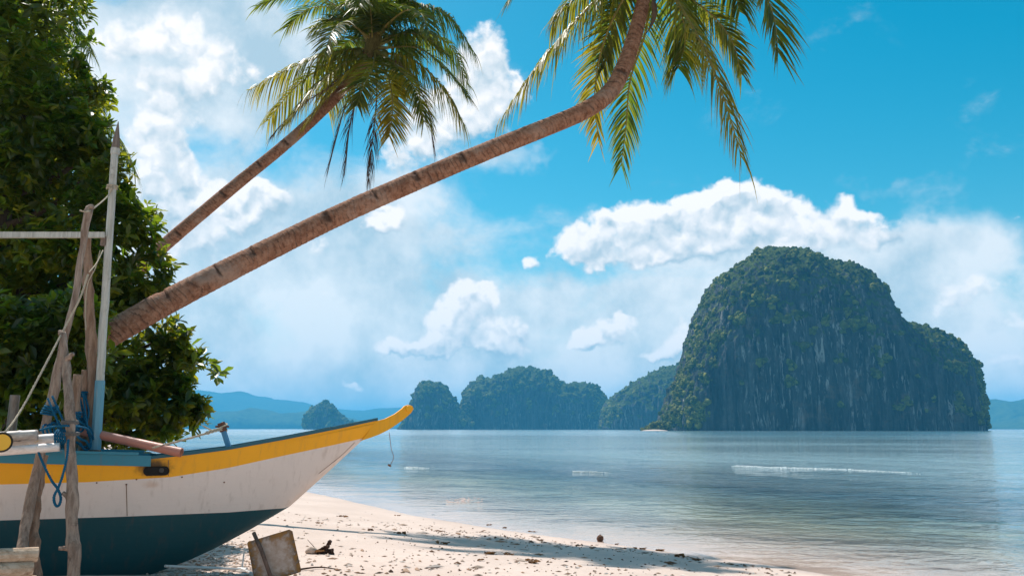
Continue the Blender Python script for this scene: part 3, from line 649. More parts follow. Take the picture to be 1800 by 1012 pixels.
driftwood('driftwood_pole', 'long crooked grey driftwood pole with knobbed top, leaning left', [P(156, 368, 8.05), P(146, 430, 8.05), P(130, 530, 8.02), P(112, 600, 8.0), P(100, 660, 8.0), P(85, 730, 7.98), P(68, 810, 7.95), P(46, 920, 7.8), P(38, 965, 7.7), e], [.042,.028,.031,.034,.044,.040,.039,.041,.050,.048], M['drift'], 1, [(.0, .5, .25, .09, .04), (.32, -.8, .3, .07, .04), (.36, .8, -.2, .06, .04)])
e = P(128, 1045, 7.5); e[2] = gz(e[0], e[1]) - .05
driftwood('driftwood_pole', 'thick upright driftwood pole in front of the hull, bound with wire', [P(110, 585, 7.85), P(116, 650, 7.8), P(123, 720, 7.72), P(124, 800, 7.66), P(128, 860, 7.62), P(126, 920, 7.58), P(131, 980, 7.54), e], [.030,.037,.043,.042,.046,.052,.050,.048], M['drift'], 2, [(.30, -.3, .1, .08, .03), (.63, -.75, .85, .11, .028), (.84, -1, .15, .12, .026), (.12, .8, .7, .10, .03)])
e = on_axis(166, 800, .12)
driftwood('driftwood_pole', 'straight brown pole close behind the pale mast', [on_axis(152, 418, .12), on_axis(157, 540, .12), on_axis(163, 660, .12), e], [.042,.05,.056,.06], M['drift2'], 3)
for (lb, pts, w, sd) in (('short pale stake beside the thick upright driftwood pole', [on_axis(138, 658, .3), on_axis(132, 700, .3), on_axis(124, 800, .3)], .046, 4),
                         ('short dark stake between two poles, blue rope round it', [on_axis(151, 650, .1), on_axis(147, 700, .1), on_axis(143, 800, .1)], .040, 5),
                         ('short grey stake at the left edge above the bamboo', [on_axis(27, 694, -.2), on_axis(22, 735, -.2), on_axis(14, 800, -.2)], .048, 6)):
    c = spline(pts, 30); r_ = np.random.default_rng(sd); V, f_ = tube(c, w, 10, warp=1 + .07 * r_.normal(0, 1, (30, 10)).cumsum(0) * .15)
    tag(mesh_obj('stake', V, f_, M['drift2'] if sd != 6 else M['drift'], smooth=True), lb, 'stake')
e2 = P(70, 1040, 7.75); e2[2] = gz(e2[0], e2[1]) - .05
driftwood('driftwood_pole', 'dark leaning pole half hidden behind the left driftwood legs', [P(78, 800, 8.0), P(64, 880, 7.95), P(60, 960, 7.85), e2], [.035,.04,.042,.045], M['drift2'], 8)
# bamboo float poles coming in from the left
def bamboo(label, p0, p1, r, m, nodes, seed):
    n = 60; c = np.linspace(0, 1, n)[:, None] * (p1 - p0) + p0; u_ = np.linspace(0, 1, n); rr = np.full(n, r)
    for q in nodes: rr = rr * (1 + .10 * np.exp(-((u_ - q) / .012) ** 2) - .05 * np.exp(-((u_ - q - .02) / .008) ** 2))
    V, f_ = tube(c, rr, 16); return tag(mesh_obj('bamboo_pole', V, f_, m, smooth=True), label, 'pole', 'bamboo float poles')
def bam_shader(c1, c2, stain):
    def f(T):
        p = pos(T); n = T.noise(T.v('MULTIPLY', p, (1.2, 12, 12)), 3, 5, .6); c = T.mix(T.smooth(n, .35, .65), c1, c2)
        c = T.mix(T.smooth(T.noise(p, 7, 5, .65), .56, .66, 0, .85), c, stain); return bsdf(T, c, .5, n, .3, .01)
    return f
M['bam_grey'] = mat('weathered_bamboo', bam_shader((.34, .28, .25), (.55, .48, .43), (.16, .11, .09)))
M['bam_white'] = mat('white_painted_bamboo', bam_shader((.66, .58, .54), (.80, .72, .68), (.62, .36, .03)))
bamboo('grey weathered bamboo pole, topmost of the three at left edge', P(-260, 782, 7.2), P(66, 764, 7.62), .046, M['bam_grey'], (.35, .62, .9), 1)
bamboo('white painted bamboo pole with yellow stains, middle of three', P(-260, 800, 7.3), P(110, 770, 7.78), .050, M['bam_white'], (.3, .55, .82, .985), 2)
bamboo('white painted bamboo pole, lowest of the three at left edge', P(-260, 812, 7.16), P(105, 785, 7.62), .038, M['bam_white'], (.4, .68, .92), 3)
# end of a yellow bamboo pointing at the camera, at the picture's left edge
q0, q1 = P(-6, 772, 8.2), P(3, 777, 6.9)
Vt, Ft = tube(np.array([q0, q1]), [.070, .064], 20); Vo, Fo = tube(np.array([q1 - (q1 - q0) * .05, q1 - (q1 - q0) * .01]), [.082, .080], 20)
yb = thing('bamboo_pole', 'yellow pole end facing the camera at the left edge', 'pole', q0)
under(mesh_obj('shaft', Vt, Ft, paint_mat('yellow_pole_paint', (.80, .42, .03), (.3, .2, .1), .3)), yb); under(mesh_obj('binding', Vo, Fo, plain('black_rubber_binding', (.03, .025, .02), .8)), yb)
# ropes
M['blue_rope'] = wood_mat('blue_polypropylene_rope', (.006, .09, .18), (.014, .16, .28), (.004, .04, .09), (70, 70, 70), 2, .8)
def rope_path(c, r, lay=.030):
    c = np.asarray(c); s = np.concatenate([[0], np.cumsum(np.linalg.norm(np.diff(c, axis=0), axis=1))]); t, n, b = frames(c); out = []
    for ph in (0, 2.09, 4.19):
        a = s / lay * 2 * np.pi * .5 + ph; out.append((*tube(c + (n * np.cos(a)[:, None] + b * np.sin(a)[:, None]) * r * .5, r * .62, 5), 0))
    return out
def wraps(c, axis, rx, rz, turns, pitch, seed):
    axis = np.asarray(axis, float); axis /= np.linalg.norm(axis); u_ = np.cross(axis, [0, 1, 0.]); u_ /= np.linalg.norm(u_); v_ = np.cross(axis, u_); r_ = np.random.default_rng(seed)
    a = np.linspace(0, turns * 2 * np.pi, int(turns * 16)); j = 1 + .06 * np.interp(a, np.linspace(0, a[-1], 9), r_.normal(0, 1, 9))
    return np.asarray(c) + (np.cos(a) * rx * j)[:, None] * u_ + (np.sin(a) * rz * j)[:, None] * v_ + ((a / a[-1] - .5) * pitch)[:, None] * axis
parts = []
parts += rope_path(wraps(P(114, 770, 7.72), (1, .1, .1), .080, .095, 5, .10, 1), .0115)
parts += rope_path(wraps(P(92, 756, 7.9), (.9, 0, .2), .065, .085, 3, .10, 2), .0115)
parts += rope_path(wraps(P(88, 720, 7.98), (.25, 0, 1), .058, .058, 4, .09, 3), .0115)
parts += rope_path(spline([P(84, 700, 7.86), P(104, 745, 7.74), P(116, 764, 7.64)], 24), .0115)
parts += rope_path(spline([P(92, 696, 7.86), P(112, 742, 7.76), P(120, 766, 7.66)], 24), .0115)
parts += rope_path(spline([P(70, 756, 7.66), P(92, 750, 7.64), P(118, 748, 7.63), P(150, 752, 8.2), P(162, 765, 8.7)], 30), .0115)
parts += rope_path(spline([P(66, 790, 7.56), P(76, 815, 7.55), P(90, 843, 7.55), P(101, 858, 7.55), P(107, 875, 7.55), P(103, 888, 7.55), P(97, 886, 7.55), P(95, 872, 7.55), P(103, 855, 7.54), P(111, 832, 7.54), P(118, 800, 7.55), P(120, 772, 7.58)], 90), .0115)
V, f_, mm = join(parts); tag(mesh_obj('rope', V, f_, M['blue_rope'], smooth=True), 'blue rope lashing the bamboo to the driftwood, one loop hanging', 'rope')
parts = []
for k, (px, py, off, tn) in enumerate(((147, 692, .1, 3), (146, 742, .1, 5), (128, 752, .3, 4), (131, 728, .3, 3))): parts += rope_path(wraps(on_axis(px, py, off), (.08, 0, 1), .056, .056, tn, .022 * tn, 10 + k), .0115)
for pts in ([(148, 690, .17), (156, 725, .22), (146, 755, .22), (132, 760, .38)], [(141, 700, .2), (150, 745, .24), (160, 780, .3), (150, 790, .36), (140, 778, .38)], [(130, 726, .37), (142, 742, .30), (158, 752, .24), (164, 772, .26)], [(128, 756, .38), (140, 770, .38), (152, 776, .36), (158, 788, .36)]): parts += rope_path(spline([on_axis(*q_) for q_ in pts], 30), .0115)
parts += rope_path(spline([on_axis(146, 690, .2), on_axis(152, 740, .28), on_axis(160, 775, .3), on_axis(148, 785, .34), on_axis(134, 776, .34)], 30), .0115)
V, f_, mm = join(parts); tag(mesh_obj('rope', V, f_, M['blue_rope'], smooth=True), 'tangle of blue rope round the short stakes by the mast', 'rope')
parts = rope_path(wraps(P(123, 742, 7.72), (.05, 0, 1), .068, .068, 4, .035, 5), .006, .02) + rope_path(wraps(P(124, 762, 7.7), (.05, 0, 1), .066, .066, 3, .03, 6), .006, .02)
V, f_, mm = join(parts); tag(mesh_obj('wire', V, f_, plain('grey_wire', (.17, .14, .12), .6), smooth=True), 'grey wire wound round the thick upright driftwood pole', 'wire')
parts = rope_path(spline([P(155, 482, 8.0), P(140, 525, 7.95), P(118, 568, 7.9), P(80, 640, 7.6), P(40, 715, 7.3), P(8, 760, 7.0), P(-30, 790, 6.9)], 80), .010, .03) + rope_path(spline([P(157, 478, 8.0), P(170, 462, 8.3), P(181, 440, 8.5)], 16), .006, .02)
V, f_, mm = join(parts); tag(mesh_obj('rope', V, f_, M['hemp'], smooth=True), 'taut tan rope running from the crossbar down to the left edge', 'rope')
parts = rope_path(spline([on_axis(197, 330, .26), on_axis(190, 344, .3), P(170, 362, 8.2), P(154, 372, 7.98), P(140, 370, 7.95)], 40), .008, .02) + rope_path(wraps(on_axis(197, 329, .2), (.05, 0, 1), .05, .05, 3, .05, 7), .008, .02)
V, f_, mm = join(parts); tag(mesh_obj('rope', V, f_, M['hemp'], smooth=True), 'short tan rope tying the mast to the knobbed driftwood top', 'rope')
V, f_, mm = join(rope_path(spline([on_axis(176, 440, .3), on_axis(168, 470, .32), on_axis(154, 500, .3), on_axis(150, 545, .28), on_axis(151, 580, .28)], 40), .006, .02)); tag(mesh_obj('rope', V, f_, M['hemp'], smooth=True), 'thin loose cord hanging down along the straight brown pole', 'rope')
# stacked log rails in the near left corner
M['log'] = wood_mat('peeled_log', (.42, .27, .17), (.60, .44, .32), (.16, .08, .04), (1.2, 10, 10), 3, .6)
M['log_end'] = wood_mat('log_end_grain', (.20, .09, .045), (.32, .17, .09), st=(8, 8, 8))
lg = [(66, 974, 6.9, 'top log of the small stack in the near left corner'), (57, 999, 6.86, 'second log from the top of the near left stack'), (62, 1024, 6.9, None), (58, 1049, 6.88, None), (63, 1074, 6.9, None)]
prev = None
for k, (px, py, y, lb) in enumerate(lg):
    a, b = P(-190, py + 10, y - .55), P(px, py, y); r = .0575; n = 30; c = np.linspace(0, 1, n)[:, None] * (b - a) + a
    if b[2] < gz(b[0], b[1]) + .03: break
    r_ = np.random.default_rng(40 + k); V, f_ = tube(c, r, 14, warp=1 + .05 * fbm(np.stack([np.arange(n)[:, None] * .12 + 0 * np.arange(14)[None], np.cos(np.arange(14) * .449)[None] + 0 * np.arange(n)[:, None] + k * 3, np.sin(np.arange(14) * .449)[None] + 0 * np.arange(n)[:, None]], -1), 2) * 2)
    tag(mesh_obj('log', V, f_, [M['log'], M['log_end']], mi=[0] * (len(f_) - 2) + [1, 1]), lb or ('buried log of the near left stack, %s' % ('third from the top' if k == 2 else 'fourth from the top' if k == 3 else 'lowest in the sand')), 'log', 'stacked logs')
# rusty square plate on a rod, leaning under the bow
def rust_plate(T):
    p = obco(T); n = T.noise(pos(T), 16, 6, .65); ed = T.m('MAXIMUM', T.m('ABSOLUTE', T.add('ShaderNodeSeparateXYZ', {0: p}).outputs[0]), T.m('ABSOLUTE', T.add('ShaderNodeSeparateXYZ', {0: p}).outputs[2]))
    f = T.smooth(T.m('ADD', T.m('MULTIPLY', ed, 3.2), T.m('MULTIPLY', n, .9)), .82, 1.15); c = T.mix(T.smooth(n, .35, .65), (.50, .36, .29), (.40, .26, .19)); c = T.mix(f, c, T.mix(T.smooth(n, .4, .6), (.07, .035, .015), (.30, .13, .03)))
    return bsdf(T, c, .75, n, .4, .01)
M['plate'] = mat('rusted_plate', rust_plate); M['rod'] = wood_mat('rusted_rod', (.10, .06, .045), (.20, .12, .09))
pc = P(482, 978, 8.75); plate = thing('metal_plate', 'rusty square metal plate on a rod, leaning under the bow', 'plate', pc)
Vb, Fb = box((0, 0, 0), .46, .012, .43)
Vp = np.array([(-.225, -.21), (-.225, .205), (-.215, .215), (.195, .215), (.22, .19), (.225, -.20), (.215, -.215), (-.22, -.215)]); V = np.array([(a, -.006, b) for a, b in Vp] + [(a, .006, b) for a, b in Vp]); n = 8
pl = mesh_obj('plate', V, [list(range(n)), list(range(n, 2 * n))[::-1]] + [[i, n + i, n + (i + 1) % n, (i + 1) % n] for i in range(n)], M['plate'], plate); pl.rotation_euler = (R(-14), R(-16), R(8))
Vt, Ft = tube(np.array([P(446, 936, 8.82), P(459, 965, 8.72), P(482, 1030, 8.62)]), .020, 10); under(mesh_obj('rod', Vt, Ft, M['rod'], smooth=True), plate)
# white pipe frame on the shingle under the hull
q = [P(290, 994, 8.95), P(330, 997, 9.05), ground_at(425, 1004) + np.array([0, 0, .015])]
fr_ = thing('pipe_rack', 'thin white pipe rack lying on the shingle under the bow', 'pipes', q[2]); M['pvc'] = paint_mat('white_pipe', (.62, .58, .55), (.25, .12, .07), .5)
for a, b, r, nm in ((q[0], q[2], .013, 'long_pipe'), (q[2], P(430, 962, q[2][1] + .1), .010, 'upright_pipe'), (q[2], ground_at(470, 1022) + np.array([0, 0, .012]), .013, 'short_pipe')): Vt, Ft = tube(np.array([a, b]), r, 8); under(mesh_obj(nm, Vt, Ft, M['pvc']), fr_)
Vt, Ft = tube(np.array([q[2] - np.array([.05, 0, .01]), q[2] + np.array([.05, 0, -.01])]), .03, 8); under(mesh_obj('joint', Vt, Ft, M['pvc']), fr_)


# ------------------------------------------------------------------ palms
def leaf_mat(name, c1, c2, tcol, trans=.42, rough=.38, spec=.5):
    def f(T):
        t = attr(T, 'tint'); p = pos(T); c = T.mix(t, c1, c2); c = T.mix(T.smooth(T.noise(p, 3, 3, .6), .35, .7, 0, .4), c, tuple(x * .6 for x in c1))
        b = T.add('ShaderNodeBsdfPrincipled', {'Base Color': c, 'Roughness': rough, 'Specular IOR Level': spec}).outputs[0]
        tr = T.add('ShaderNodeBsdfTranslucent', {'Color': T.mix(t, tcol[0], tcol[1])}).outputs[0]
        return T.add('ShaderNodeMixShader', {0: trans, 1: b, 2: tr}).outputs[0]
    return mat(name, f)
M['frond'] = leaf_mat('palm_leaflet', (.04, .068, .012), (.16, .13, .014), ((.17, .26, .018), (.70, .46, .02)), .5, .42, .35)
M['frond_dead'] = leaf_mat('dead_palm_leaflet', (.09, .045, .028), (.17, .085, .045), ((.10, .05, .025), (.2, .09, .03)), .25, .7, .2)
M['rachis'] = plain('palm_midrib', (.30, .22, .05), .5, .4, 10)
M['rachis_dead'] = plain('dead_palm_midrib', (.16, .09, .055), .8, .4, 10)
def trunk_shader(T):
    p = pos(T); rg = attr(T, 'ring'); n = T.noise(p, 12, 5, .65); st = T.noise(T.v('MULTIPLY', p, (16, 16, 16)), 3, 4, .7)
    c = T.mix(T.smooth(n, .3, .7), (.22, .09, .05), (.42, .21, .13)); c = T.mix(T.smooth(st, .56, .72, 0, .7), c, (.40, .27, .21))
    c = T.mix(T.m('MULTIPLY', T.smooth(rg, .55, .95), T.smooth(T.noise(p, 7, 4, .7), .36, .62, .08, .85)), c, (.075, .038, .026)); c = T.mix(T.smooth(T.noise(p, 3, 4, .6), .58, .72, 0, .6), c, (.10, .06, .045))
    c = T.mix(T.smooth(T.noise(p, 1.6, 5, .7), .52, .68, 0, .6), c, (.42, .28, .21)); c = T.mix(attr(T, 'scar'), c, (.075, .042, .030))
    return bsdf(T, c, .9, T.m('ADD', n, st), .7, .015, .15)
M['trunk'] = mat('palm_bark', trunk_shader)
def frond_mesh(pts, nl, L, droop, yellow, seed, dead=False, spread=1.0):
    r_ = np.random.default_rng(seed); c = spline(pts, 48); t, _, _ = frames(c); seg = np.linalg.norm(np.diff(c, axis=0), axis=1); tot = seg.sum()
    h = c[-1] - c[0]; h[2] = 0; mid = c[16] - c[0]; mid[2] = 0
    h = h if np.linalg.norm(h) > .4 else mid
    if np.linalg.norm(h) < .15: h = np.array([math.cos(seed * 1.7), math.sin(seed * 1.7), 0])
    h = h / np.linalg.norm(h); side0 = np.array([-h[1], h[0], 0])
    Vr, Fr = tube(c, np.interp(np.linspace(0, 1, 48), [0, .08, .25, 1], [.062, .036, .022, .005]) * (tot / 3.2), 5, caps=False)
    VV, FF, MI, TI = [Vr], list(Fr), [1] * len(Fr), [np.full(len(Vr), .5)]; off = len(Vr)
    U = np.linspace(.13, .995, nl) + r_.normal(0, .003, nl)
    for sd in (1, -1):
        for u in U:
            if r_.random() < (.30 if dead else .05): continue
            x = np.clip(u, 0, .999) * 47; i = int(x); f = x - i; p = c[i] * (1 - f) + c[i + 1] * f; tg = t[i]
            up = np.cross(tg, side0); up = up / (np.linalg.norm(up) + 1e-9); up = up if up[2] > -.2 else -up
            a = R(16 + 40 * u) * (1.25 if dead else .6 if droop > .9 else 1); pr = math.sin(math.pi * min(1, (.10 + .90 * u)) ** .8) ** .55 if u < .98 else .5
            ln = L * (.28 + .72 * pr) * r_.uniform(.82, 1.12) * (.7 if dead else 1)
            d = side0 * sd * math.cos(a) * spread + tg * math.sin(a) + up * .22 + r_.normal(0, .07, 3); d /= np.linalg.norm(d)
            dr = droop * r_.uniform(.7, 1.35); w = .021 * (ln / .55) ** .4 * (.6 if dead else 1)
            wv = np.cross(d, up); wv /= np.linalg.norm(wv) + 1e-9; wv = wv * .75 + up * .5 * sd * r_.uniform(-1, 1)
            k = 5; pp = []
            for j in range(k):
                v_ = j / (k - 1); q = p + d * ln * v_ * (1 - .25 * dr * v_) + np.array([0, 0, -1]) * ln * dr * v_ ** 1.8; ww = w * (.65, 1.0, .85, .5, .03)[j]
                pp += [q - wv * ww, q + wv * ww]
            VV.append(np.array(pp)); FF += [[off + 2 * j, off + 2 * j + 1, off + 2 * j + 3, off + 2 * j + 2] for j in range(k - 1)]; MI += [0] * (k - 1); off += 2 * k
            y0 = np.clip(.8 * yellow * (.15 + 1.0 * u) + r_.normal(0, .14), 0, 1); TI.append(np.clip(y0 + np.repeat(np.arange(k), 2) * .07 * yellow, 0, 1))
    return np.vstack(VV), FF, MI, np.concatenate(TI)
def palm_trunk(pts, rad, notches, root, n, ring=.075, k=28, name='trunk'):
    c = spline(pts, n); s = np.concatenate([[0], np.cumsum(np.linalg.norm(np.diff(c, axis=0), axis=1))]); rr = np.interp(np.linspace(0, 1, n), np.linspace(0, 1, len(rad)), rad)
    t, nn, bb = frames(c); ang = np.linspace(0, 2 * np.pi, k, endpoint=False)
    jit = np.stack([perlin(np.stack([s * 2, np.full(n, 3.3), np.zeros(n)], -1))], -1)
    ph = (s[:, None] / ring + .35 * np.sin(ang[None] * 2 + s[:, None]) + 3.0 * jit + .5 * perlin(np.stack([s[:, None] * 5 + 0 * ang[None], 1.5 * np.cos(ang)[None] + 0 * s[:, None], 1.5 * np.sin(ang)[None] + 0 * s[:, None]], -1))) % 1.0
    wp = 1 + .04 * ph + .04 * fbm(np.stack([np.cos(ang)[None] + 0 * s[:, None], np.sin(ang)[None] + 0 * s[:, None], s[:, None] * 3 + 0 * ang[None]], -1), 3)
    scar = np.zeros((n, k))
    V0 = c[:, None] + rr[:, None, None] * (np.cos(ang)[None, :, None] * nn[:, None] + np.sin(ang)[None, :, None] * bb[:, None])
    for (px, py, y, sz) in notches:            # climbing steps cut into the stem
        p = P(px, py, y - .2) + np.array([0, 0, .10]); i = int(np.argmin(np.linalg.norm(c - p, axis=1))); d = p - c[i]; d = d - t[i] * (d @ t[i]); d /= np.linalg.norm(d) + 1e-9
        out = (V0 - c[:, None]) / rr[:, None, None]; ca = out @ d; ds = s - s[i]
        prof = np.where((ds < .0) & (ds > -sz), (1 + ds / sz), 0)
        m_ = prof[:, None] * np.clip((ca - .62) * 4, 0, 1); wp = wp - .42 * m_; scar = np.maximum(scar, .75 * np.clip(m_ * 2, 0, 1))
    V, f_ = tube(c, rr, k, warp=wp)
    return under(mesh_obj(name, V, f_, M['trunk'], smooth=True, attrs={'ring': ph.ravel(), 'scar': scar.ravel()}), root), c
def add_frond(V, f_, mi, ti, m_leaf, m_rib, root):
    nr_ = 240; fr = [f for f, m in zip(f_, mi) if m == 1]; fl = [[i - nr_ for i in f] for f, m in zip(f_, mi) if m == 0]
    o = under(mesh_obj('frond', V[nr_:], fl, m_leaf, attrs={'tint': ti[nr_:]}), root); sub(mesh_obj('midrib', V[:nr_], fr, m_rib, smooth=True), o); return o
def palm(label, base, trunk_pts, rad, notches, crown, fronds, L, n, group='coconut palms', coconuts=(), extra=None):
    root = thing('coconut_palm', label, 'palm tree', base, group); palm_trunk(trunk_pts, rad, notches, root, n)
    for k, (pts, yl, kind) in enumerate(fronds):
        q = [P(a, b, crown + dy) for a, b, dy in pts]; dead = kind == 'd'
        V, f_, mi, ti = frond_mesh(q, 88 if not dead else 60, L * {'g': 1.0, 'w': 1.0, 'd': 1.0, 'c': 1.18, 'x': 1.3}[kind], {'g': .45, 'w': .30, 'd': .75, 'c': .95, 'x': .35}[kind], yl, k + 3 + len(fronds), dead, 1.0 if kind != 'd' else .6)
        o = add_frond(V, f_, mi, ti, M['frond_dead'] if dead else M['frond'], M['rachis_dead'] if dead else M['rachis'], root)
        if dead: o['label'] = 'dead brown hanging frond'
    if group:
        e1_, e0_ = np.asarray(trunk_pts[-1]), np.asarray(trunk_pts[-2]); dd_ = (e1_ - e0_) / np.linalg.norm(e1_ - e0_); c_ = e1_ + dd_ * np.array([-.45, -.2, .1, .35, .6])[:, None]
        V, f_ = tube(c_, [.12, .17, .19, .13, .03], 14, warp=1 + .12 * np.random.default_rng(5).normal(0, 1, (5, 14))); under(mesh_obj('leaf_sheath', V, f_, M['sheath'], smooth=True), root)
    if extra:                                  # the younger fronds standing up round the bud
        n_, len_, e0, e1 = extra; c0 = np.asarray(trunk_pts[-1]); rr_ = np.random.default_rng(n_)
        for k in range(n_):
            az = k * 2.39996; e_ = R(e0 + (e1 - e0) * (k + .5) / n_); ll = len_ * rr_.uniform(.85, 1.1); h_ = np.array([math.cos(az), math.sin(az), 0])
            pts_ = [c0 + h_ * ll * u_ * math.cos(e_) * (1 - .1 * u_) + np.array([0, 0, ll * (u_ * math.sin(e_) - .62 * u_ ** 2.2)]) for u_ in (0, .33, .66, 1)]
            V, f_, mi, ti = frond_mesh(pts_, 80, L, .5, .12, 70 + k)
            add_frond(V, f_, mi, ti, M['frond'], M['rachis'], root)
    for (px, py, y, r) in coconuts:
        c = P(px, py, y); V, f_ = tube(np.array([c + np.array([0, 0, z]) * r for z in (-1.15, -.95, -.5, 0, .5, .95, 1.15)]), np.array([.15, .6, .92, 1, .9, .6, .2]) * r, 12)
        under(mesh_obj('coconut', V, f_, M['nut_green'], smooth=True), root)
    return root
M['sheath'] = wood_mat('palm_leaf_sheath', (.10, .075, .025), (.20, .15, .05), (.05, .03, .015), (12, 12, 3))
M['nut_green'] = plain('green_coconut_husk', (.16, .16, .03), .5, .4, 8)
b1 = np.array([-9.6, 9.1, gz(-9.6, 9.1) - .2])
T1 = [b1, P(-150, 745, 9.7), P(0, 680, 10.1), P(100, 634, 10.4), P(190, 588, 10.6), P(300, 527, 10.9), P(450, 450, 11.3), P(600, 376, 11.7), P(740, 314, 12.1), P(850, 268, 12.4), P(950, 228, 12.7), P(1025, 196, 12.9), P(1072, 162, 13.0), P(1098, 115, 13.1), P(1118, 55, 13.15), P(1131, 0, 13.2), P(1141, -65, 13.2)]
g_ = 'g'
F1 = [([(1145,-65,0),(1085,-35,-.2),(1005,45,-.3),(938,125,-.4),(884,205,-.4)], .55, 'c'), ([(1140,-60,0),(1092,5,.5),(1058,85,.9),(1045,170,1.1),(1052,248,1.1)], .75, 'w'),
 ([(1148,-60,.2),(1136,50,.9),(1108,140,1.2),(1101,215,1.3),(1092,290,1.3)], .1, 'g'), ([(1150,-60,0),(1192,5,-.5),(1240,90,-.9),(1275,180,-1.0),(1303,275,-1.0)], .65, 'c'),
 ([(1155,-60,0),(1205,-10,.4),(1255,30,.6),(1288,75,.7),(1303,130,.7)], .5, 'g'), ([(1160,-70,0),(1255,-75,-.9),(1325,-40,-1.5),(1358,25,-1.8),(1368,92,-1.9)], .15, 'x'),
 ([(1140,-70,0),(1075,-45,.3),(1010,0,.5),(972,40,.6)], .35, 'c'), ([(1140,-75,0),(1040,-95,-.2),(950,-70,-.4),(893,5,-.5)], .1, 'g'), ([(1160,-75,0),(1235,-60,.8),(1285,-25,1.1),(1300,20,1.2)], .2, 'c'),
 ([(1145,-65,0),(1100,-10,.6),(1075,60,1.0),(1062,120,1.1)], .2, 'g'), ([(1155,-60,0),(1195,20,.7),(1205,70,.9),(1192,120,.9)], .3, 'c'),
 ([(1150,-80,0),(1120,-200,.3),(1040,-280,.5),(960,-270,.6)], .1, 'g'), ([(1150,-80,0),(1190,-210,.6),(1270,-290,.9),(1360,-270,1.1)], .1, 'g'), ([(1150,-80,0),(1230,-170,-1),(1340,-200,-1.6),(1430,-150,-2)], .1, 'g'),
 ([(1150,-80,0),(1060,-160,-1),(970,-180,-1.8),(880,-120,-2.2)], .1, 'g'), ([(1150,-80,0),(1150,-190,1.2),(1150,-220,2.2),(1150,-190,3)], .1, 'g')]
p1 = palm('near coconut palm with thick trunk sweeping right over the water', b1, T1, [.22,.19,.178,.170,.164,.157,.149,.141,.139,.134,.133,.134,.136,.130,.120,.106,.096], [(285,512,10.9,.11),(440,440,11.3,.13),(578,384,11.65,.15),(735,310,12.1,.12),(818,276,12.3,.14),(1095,128,13.1,.10),(380,475,11.1,.06),(660,345,11.9,.06)], 13.2, F1, .62, 1500, extra=(7, 3.2, 52, 82))
Vt, Ft = tube(spline([P(1138, -30, 13.1), P(1148, 0, 13.0), P(1150, 28, 13.0), P(1143, 48, 13.0), P(1134, 62, 13.0)], 24), np.array([.02] * 6 + [.03, .04, .045, .048, .046, .043, .04, .036, .032, .028, .024, .02, .016, .012, .01, .008, .006, .004]), 8)
under(mesh_obj('dry_spathe', Vt, Ft, M['rachis_dead'], smooth=True), p1)
b2 = np.append(P(60, 700, 18.4)[:2], 0); b2[2] = gz(b2[0], b2[1]) - .2
T2 = [b2, P(120, 610, 18.7), P(190, 530, 19.0), P(270, 448, 19.3), P(400, 337, 19.8), P(520, 238, 20.2), P(608, 152, 20.4), P(645, 100, 20.5), P(655, 78, 20.5)]
F2 = [([(655,85,0),(590,92,-.3),(515,118,-.5),(440,158,-.6)], .55, 'c'), ([(655,88,0),(580,110,.3),(515,158,.4),(472,212,.5)], .5, 'c'), ([(650,95,0),(600,115,-.8),(545,165,-1.2),(505,215,-1.3)], .6, 'g'), ([(650,98,0),(585,150,.3),(530,185,.5),(480,236,.6)], .2, 'd'),
 ([(650,75,0),(600,20,.4),(545,15,.6),(505,48,.7)], .15, 'g'), ([(650,70,0),(590,10,-.4),(520,-15,-.7),(455,10,-.8)], .1, 'g'), ([(660,70,0),(720,15,-.3),(785,25,-.5),(833,92,-.6)], .12, 'c'), ([(665,80,0),(730,55,.4),(790,80,.6),(822,150,.7)], .2, 'c'), ([(665,85,0),(735,85,-.5),(790,130,-.8),(818,165,-.9)], .25, 'g'),
 ([(665,92,0),(725,105,-.2),(780,155,-.3),(812,212,-.3)], .5, 'c'), ([(665,95,0),(715,125,.3),(750,185,.4),(763,272,.4)], .2, 'd'), ([(660,100,0),(662,170,-.3),(655,245,-.3),(648,318,-.3)], .1, 'd'), ([(655,105,0),(625,180,.2),(612,240,.2),(606,305,.2)], .1, 'd'), ([(652,105,0),(612,175,-.1),(592,240,-.1),(577,300,-.1)], .1, 'd'),
 ([(660,95,0),(682,135,-1.0),(690,190,-1.3),(684,240,-1.4)], .9, 'w'), ([(662,95,0),(690,110,.6),(700,135,.8),(702,165,.8)], .6, 'g'), ([(660,90,0),(655,120,-1.1),(640,150,-1.6),(628,185,-1.7)], .35, 'w'), ([(660,90,0),(710,130,-.9),(735,170,-1.2),(745,215,-1.3)], .35, 'g'),
 ([(658,65,0),(680,5,-.6),(720,-25,-1.0),(770,-15,-1.3)], .1, 'g'), ([(655,60,0),(640,-10,.3),(600,-50,.5),(550,-60,.7)], .1, 'g'), ([(660,60,0),(690,-20,.5),(740,-60,.8),(800,-50,1)], .1, 'g'), ([(658,60,0),(650,0,-1),(640,-20,-1.8),(630,10,-2.4)], .15, 'w'), ([(660,62,0),(710,20,-1.2),(740,25,-1.9),(755,60,-2.3)], .15, 'w'),
 ([(655,70,0),(610,40,-1.0),(585,55,-1.7),(570,95,-2.1)], .3, 'w'), ([(658,60,0),(660,-10,1.2),(665,-20,2.2),(670,20,2.8)], .1, 'g'), ([(655,92,0),(620,105,.9),(590,140,1.3),(575,190,1.4)], .4, 'c'), ([(650,95,0),(620,120,-.4),(575,170,-.6),(540,215,-.7)], .7, 'g')]
